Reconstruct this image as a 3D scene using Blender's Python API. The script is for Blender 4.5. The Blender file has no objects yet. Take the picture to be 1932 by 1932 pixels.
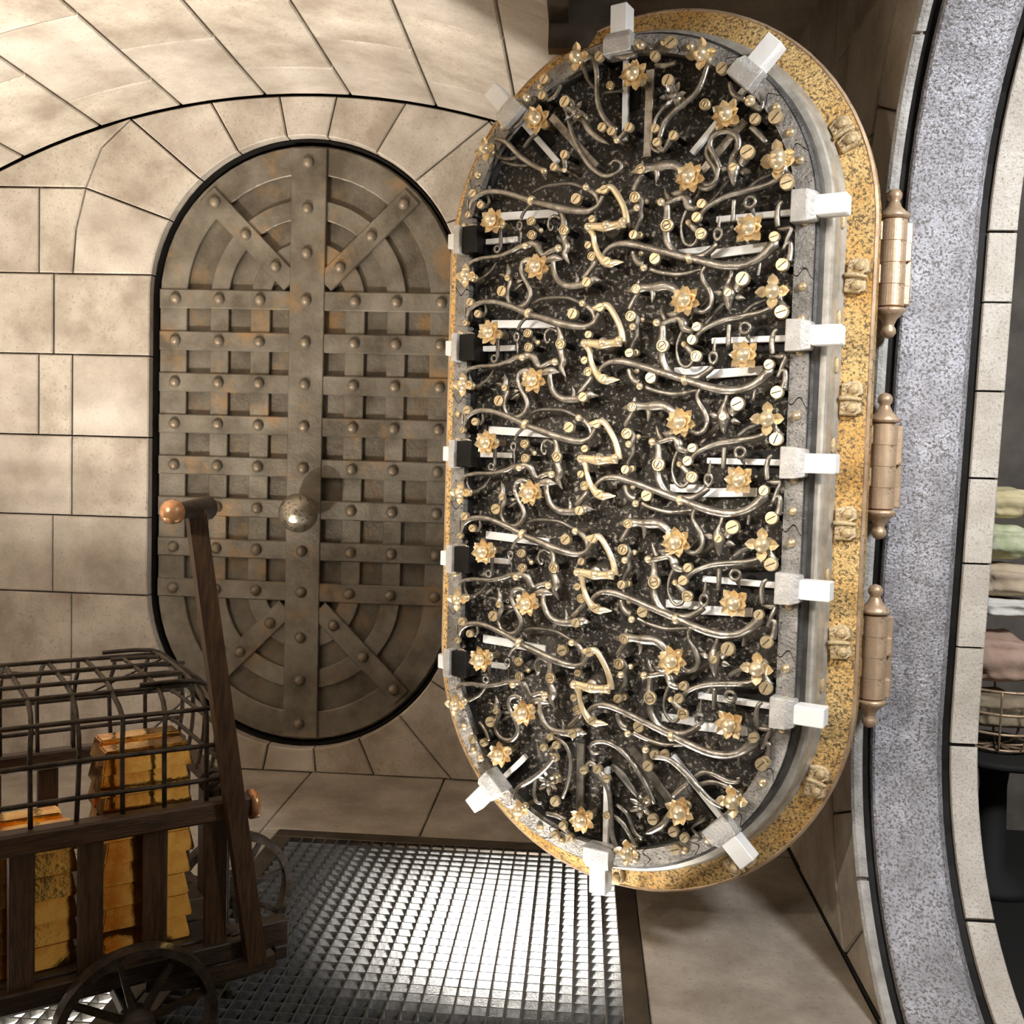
import bpy, bmesh, math, random
from mathutils import Vector, Matrix

# ------------------------------------------------------------------ camera, world, lights, exposure
SC = bpy.context.scene
COL = SC.collection
F, CAMH = 1900.0, 1.65
CAMR = Matrix.Rotation(math.radians(4), 3, 'Z') @ Matrix.Rotation(math.radians(90 - 3.1), 3, 'X') @ Matrix.Rotation(math.radians(1.6), 3, 'Z')
EYE = Vector((0, 0, CAMH))
cam = bpy.data.cameras.new('camera'); camo = bpy.data.objects.new('camera', cam); COL.objects.link(camo)
cam.sensor_width = 36; cam.lens = 36 * F / 1932; cam.clip_start = .05
camo.matrix_world = Matrix.Translation(EYE) @ CAMR.to_4x4()
SC.camera = camo

W = bpy.data.worlds.new('world'); SC.world = W; W.use_nodes = True
bg = W.node_tree.nodes['Background']; bg.inputs[0].default_value = (1, .93, .84, 1); bg.inputs[1].default_value = .02

def area(name, loc, target, size, power, col, spread=180):
    l = bpy.data.lights.new(name, 'AREA'); l.shape = 'DISK'; l.size = size; l.energy = power; l.color = col; l.spread = math.radians(spread)
    o = bpy.data.objects.new(name, l); COL.objects.link(o); o.location = loc
    o.rotation_euler = (Vector(target) - Vector(loc)).to_track_quat('-Z', 'Y').to_euler()
    return o
def point(name, loc, power, col, r):
    l = bpy.data.lights.new(name, 'POINT'); l.energy = power; l.color = col; l.shadow_soft_size = r
    o = bpy.data.objects.new(name, l); COL.objects.link(o); o.location = loc
    return o
# uplights below the floor grates, unseen fills added out of view, lamp of the shop beyond the doorway
point('uplight_under_left_grate', (-2.50, 2.25, -.45), 2000, (1, .94, .85), .05)
area('uplight_under_grate', (-.30, 2.98, -.60), (-.22, 3.28, 0), .22, 27, (1, .96, .90), 100)
area('added_fill_front', (-.9, -.6, 3.0), (.2, 3.3, 1.5), .14, 2.0, (1, .95, .87), 32)  # unseen fill added behind the camera to brighten the vault door
area('added_fill_left', (-1.9, .3, 2.4), (.25, 3.3, 1.5), .14, 5.0, (1, .94, .84), 44)  # unseen light added at upper left, aimed at the vault door
area('shop_lamp', (2.0, 1.2, 3.2), (1.0, 3.2, 1.5), .5, 75, (.95, .97, 1))
area('gold_reflection_light', (.15, .4, 2.9), (.93, 1.0, 1.0), .15, 2.5, (1, .92, .8), 70)  # unseen light added on the near right wall for the gold to reflect
vs = SC.view_settings
vs.view_transform = 'Standard'; vs.look = 'None'; vs.gamma = 1; vs.use_curve_mapping = False; vs.exposure = .35

# ------------------------------------------------------------------ pixel helpers (a pixel gives a direction, a plane gives the place)
def ray(x, y): return CAMR @ Vector(((x - 966) / F, -(y - 966) / F, -1))
def at_plane(x, y, p, n):
    r = ray(x, y); return EYE + r * ((Vector(p) - EYE).dot(n) / r.dot(n))
def at_z(x, y, z): return at_plane(x, y, (0, 0, z), Vector((0, 0, 1)))
def at_y(x, y, Y): return at_plane(x, y, (0, Y, 0), Vector((0, 1, 0)))

# ------------------------------------------------------------------ materials
def nd(nt, t, **kw):
    n = nt.nodes.new(t)
    for k, v in kw.items():
        if k in n.inputs: n.inputs[k].default_value = v
        else: setattr(n, k, v)
    return n
def mat(name, c1, c2=None, scale=6, metal=0, rough=.6, bump=0, bscale=40, c3=None, sscale=60, sw=(.55, .62), detail=6, ramp=(.35, .65), aniso=None, spec=.5):
    m = bpy.data.materials.new(name); m.use_nodes = True
    nt = m.node_tree; b = nt.nodes['Principled BSDF']; L = nt.links.new
    b.inputs['Metallic'].default_value = metal; b.inputs['Roughness'].default_value = rough
    b.inputs['Specular IOR Level'].default_value = spec
    b.inputs['Base Color'].default_value = (*c1, 1)
    tc = nd(nt, 'ShaderNodeTexCoord')
    src = tc.outputs['Object']
    if aniso:
        mp = nd(nt, 'ShaderNodeMapping'); mp.inputs['Scale'].default_value = aniso; L(src, mp.inputs['Vector']); src = mp.outputs[0]
    if c2:
        n = nd(nt, 'ShaderNodeTexNoise', Scale=scale, Detail=detail, Roughness=.62); L(src, n.inputs['Vector'])
        r = nd(nt, 'ShaderNodeValToRGB'); r.color_ramp.elements[0].color = (*c1, 1); r.color_ramp.elements[1].color = (*c2, 1)
        r.color_ramp.elements[0].position, r.color_ramp.elements[1].position = ramp
        L(n.outputs['Fac'], r.inputs[0]); out = r.outputs[0]
        if c3:
            n2 = nd(nt, 'ShaderNodeTexNoise', Scale=sscale, Detail=3, Roughness=.7); L(src, n2.inputs['Vector'])
            r2 = nd(nt, 'ShaderNodeValToRGB'); r2.color_ramp.elements[0].position, r2.color_ramp.elements[1].position = sw
            L(n2.outputs['Fac'], r2.inputs[0])
            mx = nd(nt, 'ShaderNodeMix', data_type='RGBA'); L(r2.outputs[0], mx.inputs[0]); L(out, mx.inputs[6]); mx.inputs[7].default_value = (*c3, 1)
            out = mx.outputs[2]
        L(out, b.inputs['Base Color'])
    if bump:
        n3 = nd(nt, 'ShaderNodeTexNoise', Scale=bscale, Detail=5, Roughness=.6); L(src, n3.inputs['Vector'])
        bp = nd(nt, 'ShaderNodeBump', Strength=bump, Distance=.01); L(n3.outputs['Fac'], bp.inputs['Height']); L(bp.outputs[0], b.inputs['Normal'])
    return m
M = {
 'stone': mat('stone', (.31, .255, .20), (.55, .49, .41), 3.2, rough=.8, bump=.5, bscale=18, c3=(.27, .21, .155), sscale=70, sw=(.56, .74)),
 'stone_b': mat('stone_b', (.33, .275, .22), (.57, .51, .44), 2.6, rough=.8, bump=.5, bscale=12, c3=(.28, .22, .165), sscale=95, sw=(.57, .74)),
 'stone_floor': mat('stone_floor', (.24, .20, .16), (.42, .37, .31), 3.5, rough=.6, bump=.3, bscale=30, c3=(.18, .15, .12), sscale=70, sw=(.58, .75)),
 'jamb_stone': mat('jamb_stone', (.50, .45, .38), (.66, .61, .54), 6, rough=.8, bump=.5, bscale=70, c3=(.34, .30, .26), sscale=150, sw=(.53, .66)),
 'mortar': mat('mortar', (.035, .025, .018), (.06, .045, .03), 8, rough=.9),
 'iron_old': mat('iron_old', (.105, .086, .060), (.25, .22, .175), 4.5, metal=.4, rough=.44, bump=.35, bscale=45, c3=(.30, .19, .09), sscale=3.5, sw=(.55, .72)),
 'iron_base': mat('iron_base', (.080, .062, .042), (.185, .16, .122), 5, metal=.4, rough=.46, bump=.4, bscale=50, c3=(.24, .15, .07), sscale=4, sw=(.55, .72)),
 'black_iron': mat('black_iron', (.006, .005, .004), (.014, .012, .010), 8, metal=.0, rough=.6, spec=.2),
 'plate': mat('plate', (.014, .011, .008), (.060, .050, .038), 4, metal=.2, rough=.5, bump=.9, bscale=90, c3=(.46, .42, .36), sscale=70, sw=(.55, .66)),
 'pewter': mat('pewter', (.19, .168, .138), (.44, .40, .345), 26, metal=.85, rough=.28, bump=.25, bscale=160),
 'pewter_dark': mat('pewter_dark', (.09, .08, .066), (.24, .215, .18), 30, metal=.75, rough=.36, bump=.25, bscale=160),
 'brass': mat('brass', (.70, .54, .31), (.90, .74, .48), 30, metal=.7, rough=.3, bump=.1, bscale=120),
 'brass_bright': mat('brass_bright', (.78, .61, .36), (.93, .78, .53), 20, metal=.65, rough=.26),
 'screw_brass': mat('screw_brass', (.50, .38, .21), (.74, .60, .38), 40, metal=.65, rough=.33, bump=.15, bscale=140),
 'screw_slot': mat('screw_slot', (.05, .035, .02), rough=.8),
 'ring_metal': mat('ring_metal', (.24, .22, .195), (.46, .43, .39), 14, metal=.55, rough=.45, bump=.9, bscale=110, c3=(.12, .105, .09), sscale=80, sw=(.56, .66)),
 'steel_white': mat('steel_white', (.90, .885, .86), (.97, .96, .94), 8, metal=.0, rough=.4),
 'steel_block': mat('steel_block', (.46, .44, .41), (.68, .65, .61), 18, metal=.35, rough=.45, bump=.5, bscale=120, c3=(.25, .23, .21), sscale=120, sw=(.6, .7)),
 'rim_dark': mat('rim_dark', (.05, .047, .044), (.13, .125, .12), 20, metal=.6, rough=.42, bump=.4, bscale=150),
 'rim_light': mat('rim_light', (.40, .36, .30), (.62, .58, .50), 20, metal=.45, rough=.4),
 'rust_gold': mat('rust_gold', (.66, .34, .08), (.80, .57, .25), 3.2, metal=.45, rough=.44, bump=.7, bscale=120, c3=(.17, .115, .055), sscale=100, sw=(.485, .60)),
 'clamp': mat('clamp', (.58, .40, .19), (.78, .66, .44), 25, metal=.45, rough=.5, bump=.7, bscale=90, c3=(.25, .13, .05), sscale=40, sw=(.56, .68)),
 'hinge': mat('hinge', (.46, .31, .19), (.66, .49, .33), 12, metal=.45, rough=.42, bump=.15, bscale=60, c3=(.24, .16, .10), sscale=30, sw=(.58, .72)),
 'silver': mat('silver', (.36, .35, .37), (.62, .61, .66), 9, metal=.45, rough=.48, bump=.7, bscale=110, c3=(.19, .175, .16), sscale=115, sw=(.49, .60)),
 'moulding': mat('moulding', (.34, .32, .29), (.55, .53, .50), 14, metal=.1, rough=.6, bump=.6, bscale=90),
 'grate': mat('grate', (.15, .148, .143), (.31, .305, .295), 30, metal=.4, rough=.42, bump=.3, bscale=200),
 'grate_dark': mat('grate_dark', (.05, .048, .045), (.10, .097, .092), 30, metal=.3, rough=.45),
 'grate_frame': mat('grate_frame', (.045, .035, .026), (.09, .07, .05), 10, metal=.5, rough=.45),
 'pit': mat('pit', (.03, .028, .025), rough=.8),
 'wood': mat('wood', (.030, .014, .006), (.095, .048, .020), 5, rough=.38, bump=.4, bscale=14, aniso=(24, 24, 2.5)),
 'wood_dark': mat('wood_dark', (.014, .008, .004), (.05, .028, .013), 6, rough=.36, bump=.4, bscale=14, aniso=(2.5, 20, 20)),
 'wood_rail': mat('wood_rail', (.030, .014, .006), (.095, .048, .020), 5, rough=.38, bump=.4, bscale=14, aniso=(2.5, 24, 24)),
 'copper': mat('copper', (.55, .26, .12), (.72, .40, .20), 10, metal=.6, rough=.28),
 'wire': mat('wire', (.030, .021, .014), (.085, .064, .045), 25, metal=.5, rough=.5, bump=.4, bscale=80),
 'gold': mat('gold', (.62, .25, .035), (1.0, .68, .20), 8, metal=1, rough=.13, bump=.3, bscale=7, ramp=(.38, .60)),
 'tarn_bronze': mat('tarn_bronze', (.30, .26, .20), (.55, .50, .41), 14, metal=.8, rough=.30, bump=.25, bscale=70, c3=(.12, .095, .065), sscale=60, sw=(.55, .66)),
 'shop': mat('shop', (.10, .085, .07), (.17, .145, .12), 5, rough=.8),
 'shop_black': mat('shop_black', (.012, .011, .010), rough=.8),
}
def fabric(name, c, c2): M[name] = mat(name, c, c2, 9, rough=.9, bump=.5, bscale=25)
fabric('cloth_yellow', (.72, .60, .32), (.82, .71, .45)); fabric('cloth_green', (.45, .50, .28), (.80, .80, .58))
fabric('cloth_beige', (.55, .42, .28), (.70, .57, .42)); fabric('cloth_white', (.72, .69, .62), (.84, .82, .76))
fabric('cloth_pink', (.45, .30, .22), (.57, .40, .31)); fabric('cloth_olive', (.24, .19, .12), (.38, .30, .20))

# ------------------------------------------------------------------ mesh helpers
def new_mesh(name, verts, faces, mats, smooth=False, fm=None):
    me = bpy.data.meshes.new(name); me.from_pydata([tuple(v) for v in verts], [], faces)
    for m in (mats if isinstance(mats, (list, tuple)) else [mats]): me.materials.append(M[m])
    bm = bmesh.new(); bm.from_mesh(me); bmesh.ops.recalc_face_normals(bm, faces=bm.faces)
    bm.to_mesh(me); bm.free()
    if smooth:
        for p in me.polygons: p.use_smooth = True
    if fm:
        for i, p in enumerate(me.polygons): p.material_index = fm[i] if i < len(fm) else 0
    me.update()
    return me
def add(name, me, parent=None, loc=(0, 0, 0), rot=None, scale=None):
    o = bpy.data.objects.new(name, me); COL.objects.link(o)
    o.location = loc
    if rot is not None: o.rotation_euler = rot
    if scale is not None: o.scale = scale
    if parent is not None: o.parent = parent
    return o
def empty(name, loc=(0, 0, 0), parent=None):
    o = bpy.data.objects.new(name, None); o.empty_display_size = .1; COL.objects.link(o); o.location = loc
    if parent is not None: o.parent = parent
    return o
def tag(o, label, cat, group=None):
    o['label'] = label; o['category'] = cat
    if group: o['group'] = group
    return o
def structure(o): o['kind'] = 'structure'; return o

def box_mesh(name, x0, x1, y0, y1, z0, z1, m, bev=0):
    bm = bmesh.new(); bmesh.ops.create_cube(bm, size=1)
    for v in bm.verts:
        v.co = Vector(((x0 + x1) / 2 + v.co.x * (x1 - x0), (y0 + y1) / 2 + v.co.y * (y1 - y0), (z0 + z1) / 2 + v.co.z * (z1 - z0)))
    if bev: bmesh.ops.bevel(bm, geom=list(bm.edges), offset=bev, segments=1, affect='EDGES')
    me = bpy.data.meshes.new(name); bm.to_mesh(me); bm.free(); me.materials.append(M[m]); return me

def catmull(P, R, k=4):
    P = [Vector(p) for p in P]; n = len(P)
    if n < 3: return P, list(R)
    oP, oR = [], []
    for i in range(n - 1):
        a, b, c, d = P[max(i - 1, 0)], P[i], P[i + 1], P[min(i + 2, n - 1)]
        for j in range(k):
            t = j / k
            oP.append(.5 * ((2 * b) + (c - a) * t + (2 * a - 5 * b + 4 * c - d) * t * t + (3 * b - a - 3 * c + d) * t ** 3))
            s = t * t * (3 - 2 * t); oR.append(R[i] * (1 - s) + R[i + 1] * s)
    oP.append(P[-1]); oR.append(R[-1])
    return oP, oR
def sweep(name, P, R, m, up=Vector((0, 0, 1)), n=8, flat=1.0, k=4, smooth=True, square=False):
    """tapered tube through the points P with radii R; 'up' is the flattening axis"""
    if not isinstance(R, (list, tuple)): R = [R] * len(P)
    P, R = catmull(P, R, k)
    V, Fc = [], []
    N = len(P)
    for i, p in enumerate(P):
        t = (P[min(i + 1, N - 1)] - P[max(i - 1, 0)])
        t = t.normalized() if t.length > 1e-9 else Vector((1, 0, 0))
        u = up - t * up.dot(t)
        if u.length < .05: u = Vector((0, 1, 0)) - t * t.y
        u.normalize(); s = t.cross(u)
        for j in range(n):
            a = 2 * math.pi * (j + (.5 if square else 0)) / n
            V.append(p + s * (math.cos(a) * R[i]) + u * (math.sin(a) * R[i] * flat))
    for i in range(N - 1):
        for j in range(n):
            a = i * n + j; b = i * n + (j + 1) % n
            Fc.append((a, b, b + n, a + n))
    Fc.append(tuple(range(n))[::-1]); Fc.append(tuple((N - 1) * n + j for j in range(n)))
    return new_mesh(name, V, Fc, m, smooth)
def lathe(name, prof, m, n=16, axis='z', smooth=True):
    """prof: list of (r, h)"""
    V, Fc = [], []
    for r, h in prof:
        for j in range(n):
            a = 2 * math.pi * j / n
            V.append((r * math.cos(a), r * math.sin(a), h) if axis == 'z' else (r * math.cos(a), -h, r * math.sin(a)))
    for i in range(len(prof) - 1):
        for j in range(n):
            Fc.append((i * n + j, i * n + (j + 1) % n, (i + 1) * n + (j + 1) % n, (i + 1) * n + j))
    Fc.append(tuple(range(n))); Fc.append(tuple((len(prof) - 1) * n + j for j in range(n)))
    return new_mesh(name, V, Fc, m, smooth)
def prism(name, pts, f0, f1, m, gap=0, bev=0, conv=None):
    """polygon pts (2D, ccw or cw) from depth f0 (back) to f1 (front); gap shrinks it, bev chamfers the front edge; conv maps (a, b, depth) to 3D"""
    A = sum(pts[i][0] * pts[(i + 1) % len(pts)][1] - pts[(i + 1) % len(pts)][0] * pts[i][1] for i in range(len(pts)))
    if A < 0: pts = pts[::-1]
    n = len(pts)
    def inset(d):
        out = []
        for i in range(n):
            p0, p1, p2 = Vector(pts[i - 1]), Vector(pts[i]), Vector(pts[(i + 1) % n])
            e1, e2 = (p1 - p0).normalized(), (p2 - p1).normalized()
            n1, n2 = Vector((-e1.y, e1.x)), Vector((-e2.y, e2.x))
            b = n1 + n2
            q = p1 + b * (d / max(.35, 1 + n1.dot(n2)))
            out.append(q)
        return out
    rings = [(inset(gap), f0), (inset(gap), f1 - (bev if f1 > f0 else -bev)), (inset(gap + bev), f1)] if bev else [(inset(gap), f0), (inset(gap), f1)]
    V, Fc = [], []
    for pl, d in rings:
        for p in pl: V.append(conv(p.x, p.y, d) if conv else (p.x, p.y, d))
    for r in range(len(rings) - 1):
        for i in range(n):
            j = (i + 1) % n
            Fc.append((r * n + i, r * n + j, (r + 1) * n + j, (r + 1) * n + i))
    Fc.append(tuple(range(n))); Fc.append(tuple((len(rings) - 1) * n + i for i in range(n)))
    return new_mesh(name, V, Fc, m)
def arc(cx, cy, r, a0, a1, n):   # angle from 'up', clockwise, degrees
    return [(cx + r * math.sin(math.radians(a0 + (a1 - a0) * i / n)), cy + r * math.cos(math.radians(a0 + (a1 - a0) * i / n))) for i in range(n + 1)]
def stadium(r, h, n=24):
    """closed stadium outline, straight half length h, clockwise from the top left end of the upper arc"""
    return arc(0, h, r, -90, 90, n) + arc(0, -h, r, 90, 270, n)
def stad_sweep(name, prof, h, m, n=28, conv=None, closed=True, smooth=False, h2=None):
    """sweeps a closed profile of (radius, depth) along the stadium"""
    V, Fc = [], []; k = len(prof); N = 0
    for i in range(2 * (n + 1)):
        up = i <= n; a = math.radians((-90 + 180 * i / n) if up else (90 + 180 * (i - n - 1) / n))
        for r, d in prof:
            p = (r * math.sin(a), (h if up else -h) + r * math.cos(a), d)
            V.append(conv(*p) if conv else p)
        N += 1
    for i in range(N):
        j = (i + 1) % N
        for q in range(k):
            q2 = (q + 1) % k
            Fc.append((i * k + q, i * k + q2, j * k + q2, j * k + q))
    return new_mesh(name, V, Fc, m, smooth)

# ------------------------------------------------------------------ the room
YW, XC, XR = 5.02, -1.425, .93           # back wall face, middle axis of the vault, right wall face
XL = 2 * XC - XR
CZ, CR = -.107, 3.53                     # centre height and radius of the barrel vault
def ceil_z(dx): return CZ + math.sqrt(CR * CR - dx * dx)
def pw(x, y):                            # pixel -> back wall coordinates (x from the door's axis, height)
    p = at_y(x, y, YW); return (p.x - XC, p.z)

wall = add('wall_back', box_mesh('wall_back', XL - .1, XR + .5, YW + .15, YW + .35, -.05, 3.9, 'mortar'))
structure(wall)
ZT, ZB, RO = 2.42, .925, .80             # arc centres and radius of the small doorway
wconv = lambda a, b, d: (XC + a, YW + d, b)
def wall_block(pts, m='stone'): return add('stone_block', prism('stone_block', pts, .15, random.uniform(-.004, .004), m, .0035, .006, wconv), wall)
random.seed(4)
def mirror(pts): return [(-a, b) for a, b in pts]
def both(pts, m='stone'): wall_block(pts, m); wall_block(mirror(pts), m)
def ceil_arc(x0, x1, n=6): return [(x0 + (x1 - x0) * i / n, ceil_z(x0 + (x1 - x0) * i / n) - .004) for i in range(n + 1)]
rows = [2.525, 2.115, 1.70, 1.288, .885]
JX = [-1.208, -1.308, -1.208, -1.208, -1.308, -1.208]
ang = [7.3, 25.8, 43, 61.5]
outer = [pw(527, 184)[0], pw(398, 200)[0], pw(246, 228)[0]]
o2 = (pw(161, 354)[0], pw(161, 354)[1]); o1 = (-1.208, rows[0])
wall_block(arc(0, ZT, RO, -ang[0], ang[0], 4) + ceil_arc(-outer[0], outer[0]), 'stone_b')
both(arc(0, ZT, RO, -ang[1], -ang[0], 5) + ceil_arc(outer[0], outer[1]), 'stone')
both(arc(0, ZT, RO, -ang[2], -ang[1], 5) + ceil_arc(outer[1], outer[2]), 'stone_b')
p3 = (outer[2], ceil_z(outer[2]) - .004)
mid = (p3[0] * .5 + o2[0] * .5 - .035, p3[1] * .5 + o2[1] * .5 + .03)
mid2 = (o2[0] * .5 + o1[0] * .5 - .018, o2[1] * .5 + o1[1] * .5 + .006)
both(arc(0, ZT, RO, -ang[3], -ang[2], 5) + [p3, mid, o2], 'stone')
both(arc(0, ZT, RO, -82.4, -ang[3], 6) + [o2, mid2, o1], 'stone_b')
xl = XL - XC
xk = -math.sqrt(CR ** 2 - (o2[1] - CZ) ** 2)
both([p3, mid, o2] + ceil_arc(xk + .02, p3[0])[:-1], 'stone')
both([o2, mid2, o1, (-1.385, rows[0]), (-1.385, o2[1])], 'stone')
for a, b in ((-1.385, -1.9), (-1.9, xl)): both([(a, rows[0]), (b, rows[0]), (b, o2[1]), (a, o2[1])], 'stone_b')
def x_open(z):
    if z > ZT: return -math.sqrt(max(RO ** 2 - (z - ZT) ** 2, 0))
    if z < ZB: return -math.sqrt(max(RO ** 2 - (ZB - z) ** 2, 0))
    return -RO
for i in range(4):
    t, b_ = rows[i], rows[i + 1]; j = JX[i + 1]
    inner = [(x_open(t + (b_ - t) * q / 6), t + (b_ - t) * q / 6) for q in range(7)]
    both([(j, t)] + inner + [(j, b_)], ('stone', 'stone_b')[i % 2])
    xs = [j] + {0: [-1.75, xl], 1: [-1.385, -1.85, xl], 2: [-1.75, xl], 3: [-1.66, xl]}[i]
    for a, b2 in zip(xs, xs[1:]): both([(a, t), (b2, t), (b2, b_), (a, b_)], random.choice(('stone', 'stone_b')))
# lower voussoirs down to the floor
bot = [-86, -63, -46, -28.5, -11, 6, 23.5, 41, 58.5, 86]
def out_pt(a):
    s, c = math.sin(math.radians(a)), math.cos(math.radians(a))
    k = ZB / max(c, 1e-3)
    if abs(k * s) <= 1.208: return (k * s, .0)
    return (1.208 * (1 if s > 0 else -1), ZB - 1.208 / abs(s) * c)
for a0, a1 in zip(bot, bot[1:]):
    ia = [(RO * math.sin(math.radians(a0 + (a1 - a0) * i / 5)), ZB - RO * math.cos(math.radians(a0 + (a1 - a0) * i / 5))) for i in range(6)]
    q0, q1 = out_pt(a0), out_pt(a1)
    if a0 == bot[0]: ia[0] = (-RO, rows[4]); q0 = (-1.208, rows[4])
    if a1 == bot[-1]: ia[-1] = (RO, rows[4]); q1 = (1.208, rows[4])
    corner = []
    if q0[1] > .001 and q1[1] < .001: corner = [(-1.208, 0)]
    if q1[1] > .001 and q0[1] < .001: corner = [(1.208, 0)]
    wall_block(ia + [q1] + corner + [q0], random.choice(('stone', 'stone_b')))
for t, b_, xs in ((rows[4], .45, [-1.208, -1.7, xl]), (.45, 0, [-1.208, -1.95, xl])):
    for a, b2 in zip(xs, xs[1:]): both([(a, t), (b2, t), (b2, b_), (a, b_)])

# barrel vault of cut stone over the vault, flat dark soffit over the doorway side
YN = -1.2
ceil = structure(add('ceiling', new_mesh('ceiling', [(XC + (CR + .09 + q) * math.sin(math.radians(a)), y, CZ + (CR + .09 + q) * math.cos(math.radians(a))) for q in (0, .1) for y in (YN, YW + .1) for a in [-42 + 3.13 * i for i in range(20)]],
      [f for i in range(19) for f in ((i, i + 1, 21 + i, 20 + i), (40 + i, 41 + i, 61 + i, 60 + i), (i, i + 1, 41 + i, 40 + i), (20 + i, 21 + i, 61 + i, 60 + i))] + [(0, 20, 60, 40), (19, 39, 79, 59)], 'mortar')))
def vault_block(a0, a1, y0, y1, m):
    g, bv = .005, .006; ga = math.degrees(g / CR); ba = math.degrees(bv / CR)
    V, Fc = [], []
    for (ia, iy, r) in ((ga, g, CR + .09), (ga, g, CR + bv), (ga + ba, g + bv, CR)):
        for y in (y0 + iy, y1 - iy):
            for q in range(4):
                a = math.radians(a0 + ia + (a1 - a0 - 2 * ia) * q / 3)
                V.append((XC + r * math.sin(a), y, CZ + r * math.cos(a)))
    for r in range(2):
        o = r * 8
        for q in range(3): Fc += [(o + q, o + q + 1, o + 9 + q, o + 8 + q), (o + 4 + q, o + 5 + q, o + 13 + q, o + 12 + q)]
        Fc += [(o, o + 4, o + 12, o + 8), (o + 3, o + 7, o + 15, o + 11)]
    for q in range(3): Fc.append((16 + q, 17 + q, 21 + q, 20 + q))
    add('vault_stone', new_mesh('vault_stone', V, Fc, m), ceil)
for i in range(-6, 4):
    a0, a1 = -3.5 + 7 * i, 3.5 + 7 * i
    if i == -6: a0 = -41.6
    ys = [YW - .002] + [(4.675 if i % 2 == 0 else 4.335) - .69 * k for k in range(9) if (4.675 - .69 * k) > YN]
    for y1, y0 in zip(ys, ys[1:]):
        vault_block(a0, 21 if i == 3 and y0 < 3.6 else a1, y0, y1, random.choice(('stone', 'stone_b')))
XE = XC + CR * math.sin(math.radians(24.5))
XE2 = XC + CR * math.sin(math.radians(21)); YS = 3.64
structure(add('ceiling_doorway_side', box_mesh('ceiling_doorway_side', XE2, XR + .55, YN, YW + .1, 3.62, 3.75, 'stone')))
structure(add('shade_toned_trim_1', box_mesh('shade_toned_trim_1', XE - .01, XE + .06, YS, YW + .1, ceil_z(XE - XC) - .03, 3.7, 'grate_frame')))  # trims coloured dark to stand in for the shadow beside the vault door
structure(add('shade_toned_trim_2', box_mesh('shade_toned_trim_2', XE2 - .01, XE2 + .06, YN, YS, ceil_z(XE2 - XC) - .03, 3.7, 'grate_frame')))
structure(add('shade_toned_trim_3', box_mesh('shade_toned_trim_3', XE2 - .01, XE + .06, YS - .06, YS, ceil_z(XE - XC) - .03, 3.7, 'grate_frame')))

# right wall with the big doorway (s runs from the far jamb towards the camera)
YJ, RJ, HJ, ZJ = 3.38, .90, .775, 1.625
def rw(s, z, e): return (XR + e, YJ - RJ - s - .06 * (ZJ + z - 1.25), ZJ + z)      # s, z from the opening's centre, e into the wall
def hole_slab(name, r, s0, s1, z0, z1, e0, e1, m):
    st = stadium(r, HJ, 24); V, Fc = [], []; n = len(st)
    def rect(p):
        a, b = p; t = []
        if a: t.append(((s1 if a > 0 else s0) / a))
        if b: t.append(((z1 if b > 0 else z0) / b))
        k = min(t); return (a * k, b * k)
    for e in (e0, e1):
        for p in st: V.append(rw(p[0], p[1], e))
        for p in st: q = rect(p); V.append(rw(q[0], q[1], e))
    for i in range(n):
        j = (i + 1) % n
        Fc += [(i, j, n + j, n + i), (2 * n + i, 2 * n + j, 3 * n + j, 3 * n + i), (i, j, 2 * n + j, 2 * n + i), (n + i, n + j, 3 * n + j, 3 * n + i)]
    return new_mesh(name, V, Fc, m)
wr = structure(add('wall_right', hole_slab('wall_right', RJ + .02, YJ - RJ - YW - .05, YJ - RJ + .4, -ZJ, 3.65 - ZJ, .07, .30, 'mortar')))
rconv = lambda a, b, d: rw(a, b, d)
def rblock(pts, m='stone'): add('stone_block', prism('stone_block', pts, .07, random.uniform(0, .006), m, .004, -.006 if False else .006, rconv), wr)
R2 = RJ + .30
# voussoirs round the doorway: s negative is the far side (towards the back wall)
for sg in (1, -1):
    for a0, a1 in zip((-90, -68, -45, -22, 0, 22, 45, 68), (-68, -45, -22, 0, 22, 45, 68, 90)):
        ins = [(x, HJ * sg + (y - HJ) * sg) for x, y in arc(0, HJ, RJ + .012, a0, a1, 4)]
        outs = [(x, HJ * sg + (y - HJ) * sg) for x, y in arc(0, HJ, R2, a1, a0, 4)]
        outs = [(x, max(min(y, 3.62 - ZJ), -ZJ)) for x, y in outs]
        ins = [(x, max(y, -ZJ)) for x, y in ins]
        rblock(ins + outs, random.choice(('stone', 'stone_b')))
for sd in (1, -1):
    zz = [HJ, .25, -.2, -HJ]
    for z1, z0 in zip(zz, zz[1:]): rblock([(sd * (RJ + .012), z1), (sd * R2, z1), (sd * R2, z0), (sd * (RJ + .012), z0)], random.choice(('stone', 'stone_b')))
zl = [-ZJ, -1.1, -.65, -.2, .25, .70, 1.15, 1.6, 2.12]
sfar = YJ - RJ - YW
for k, (z0, z1) in enumerate(zip(zl, zl[1:])):
    def xo(z): 
        d = max(abs(z) - HJ, 0); return -math.sqrt(max(R2 * R2 - d * d, 0)) if d < R2 else 0
    js = [-1.55 - .22 * (k % 2), -2.05 - .2 * (k % 2), sfar]
    edge = [(xo(z0 + (z1 - z0) * q / 4), z0 + (z1 - z0) * q / 4) for q in range(5)]
    rblock(edge + [(js[0], z1), (js[0], z0)], random.choice(('stone', 'stone_b')))
    for a, b in zip(js, js[1:]): rblock([(a, z0), (a, z1), (b, z1), (b, z0)], random.choice(('stone', 'stone_b')))
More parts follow.
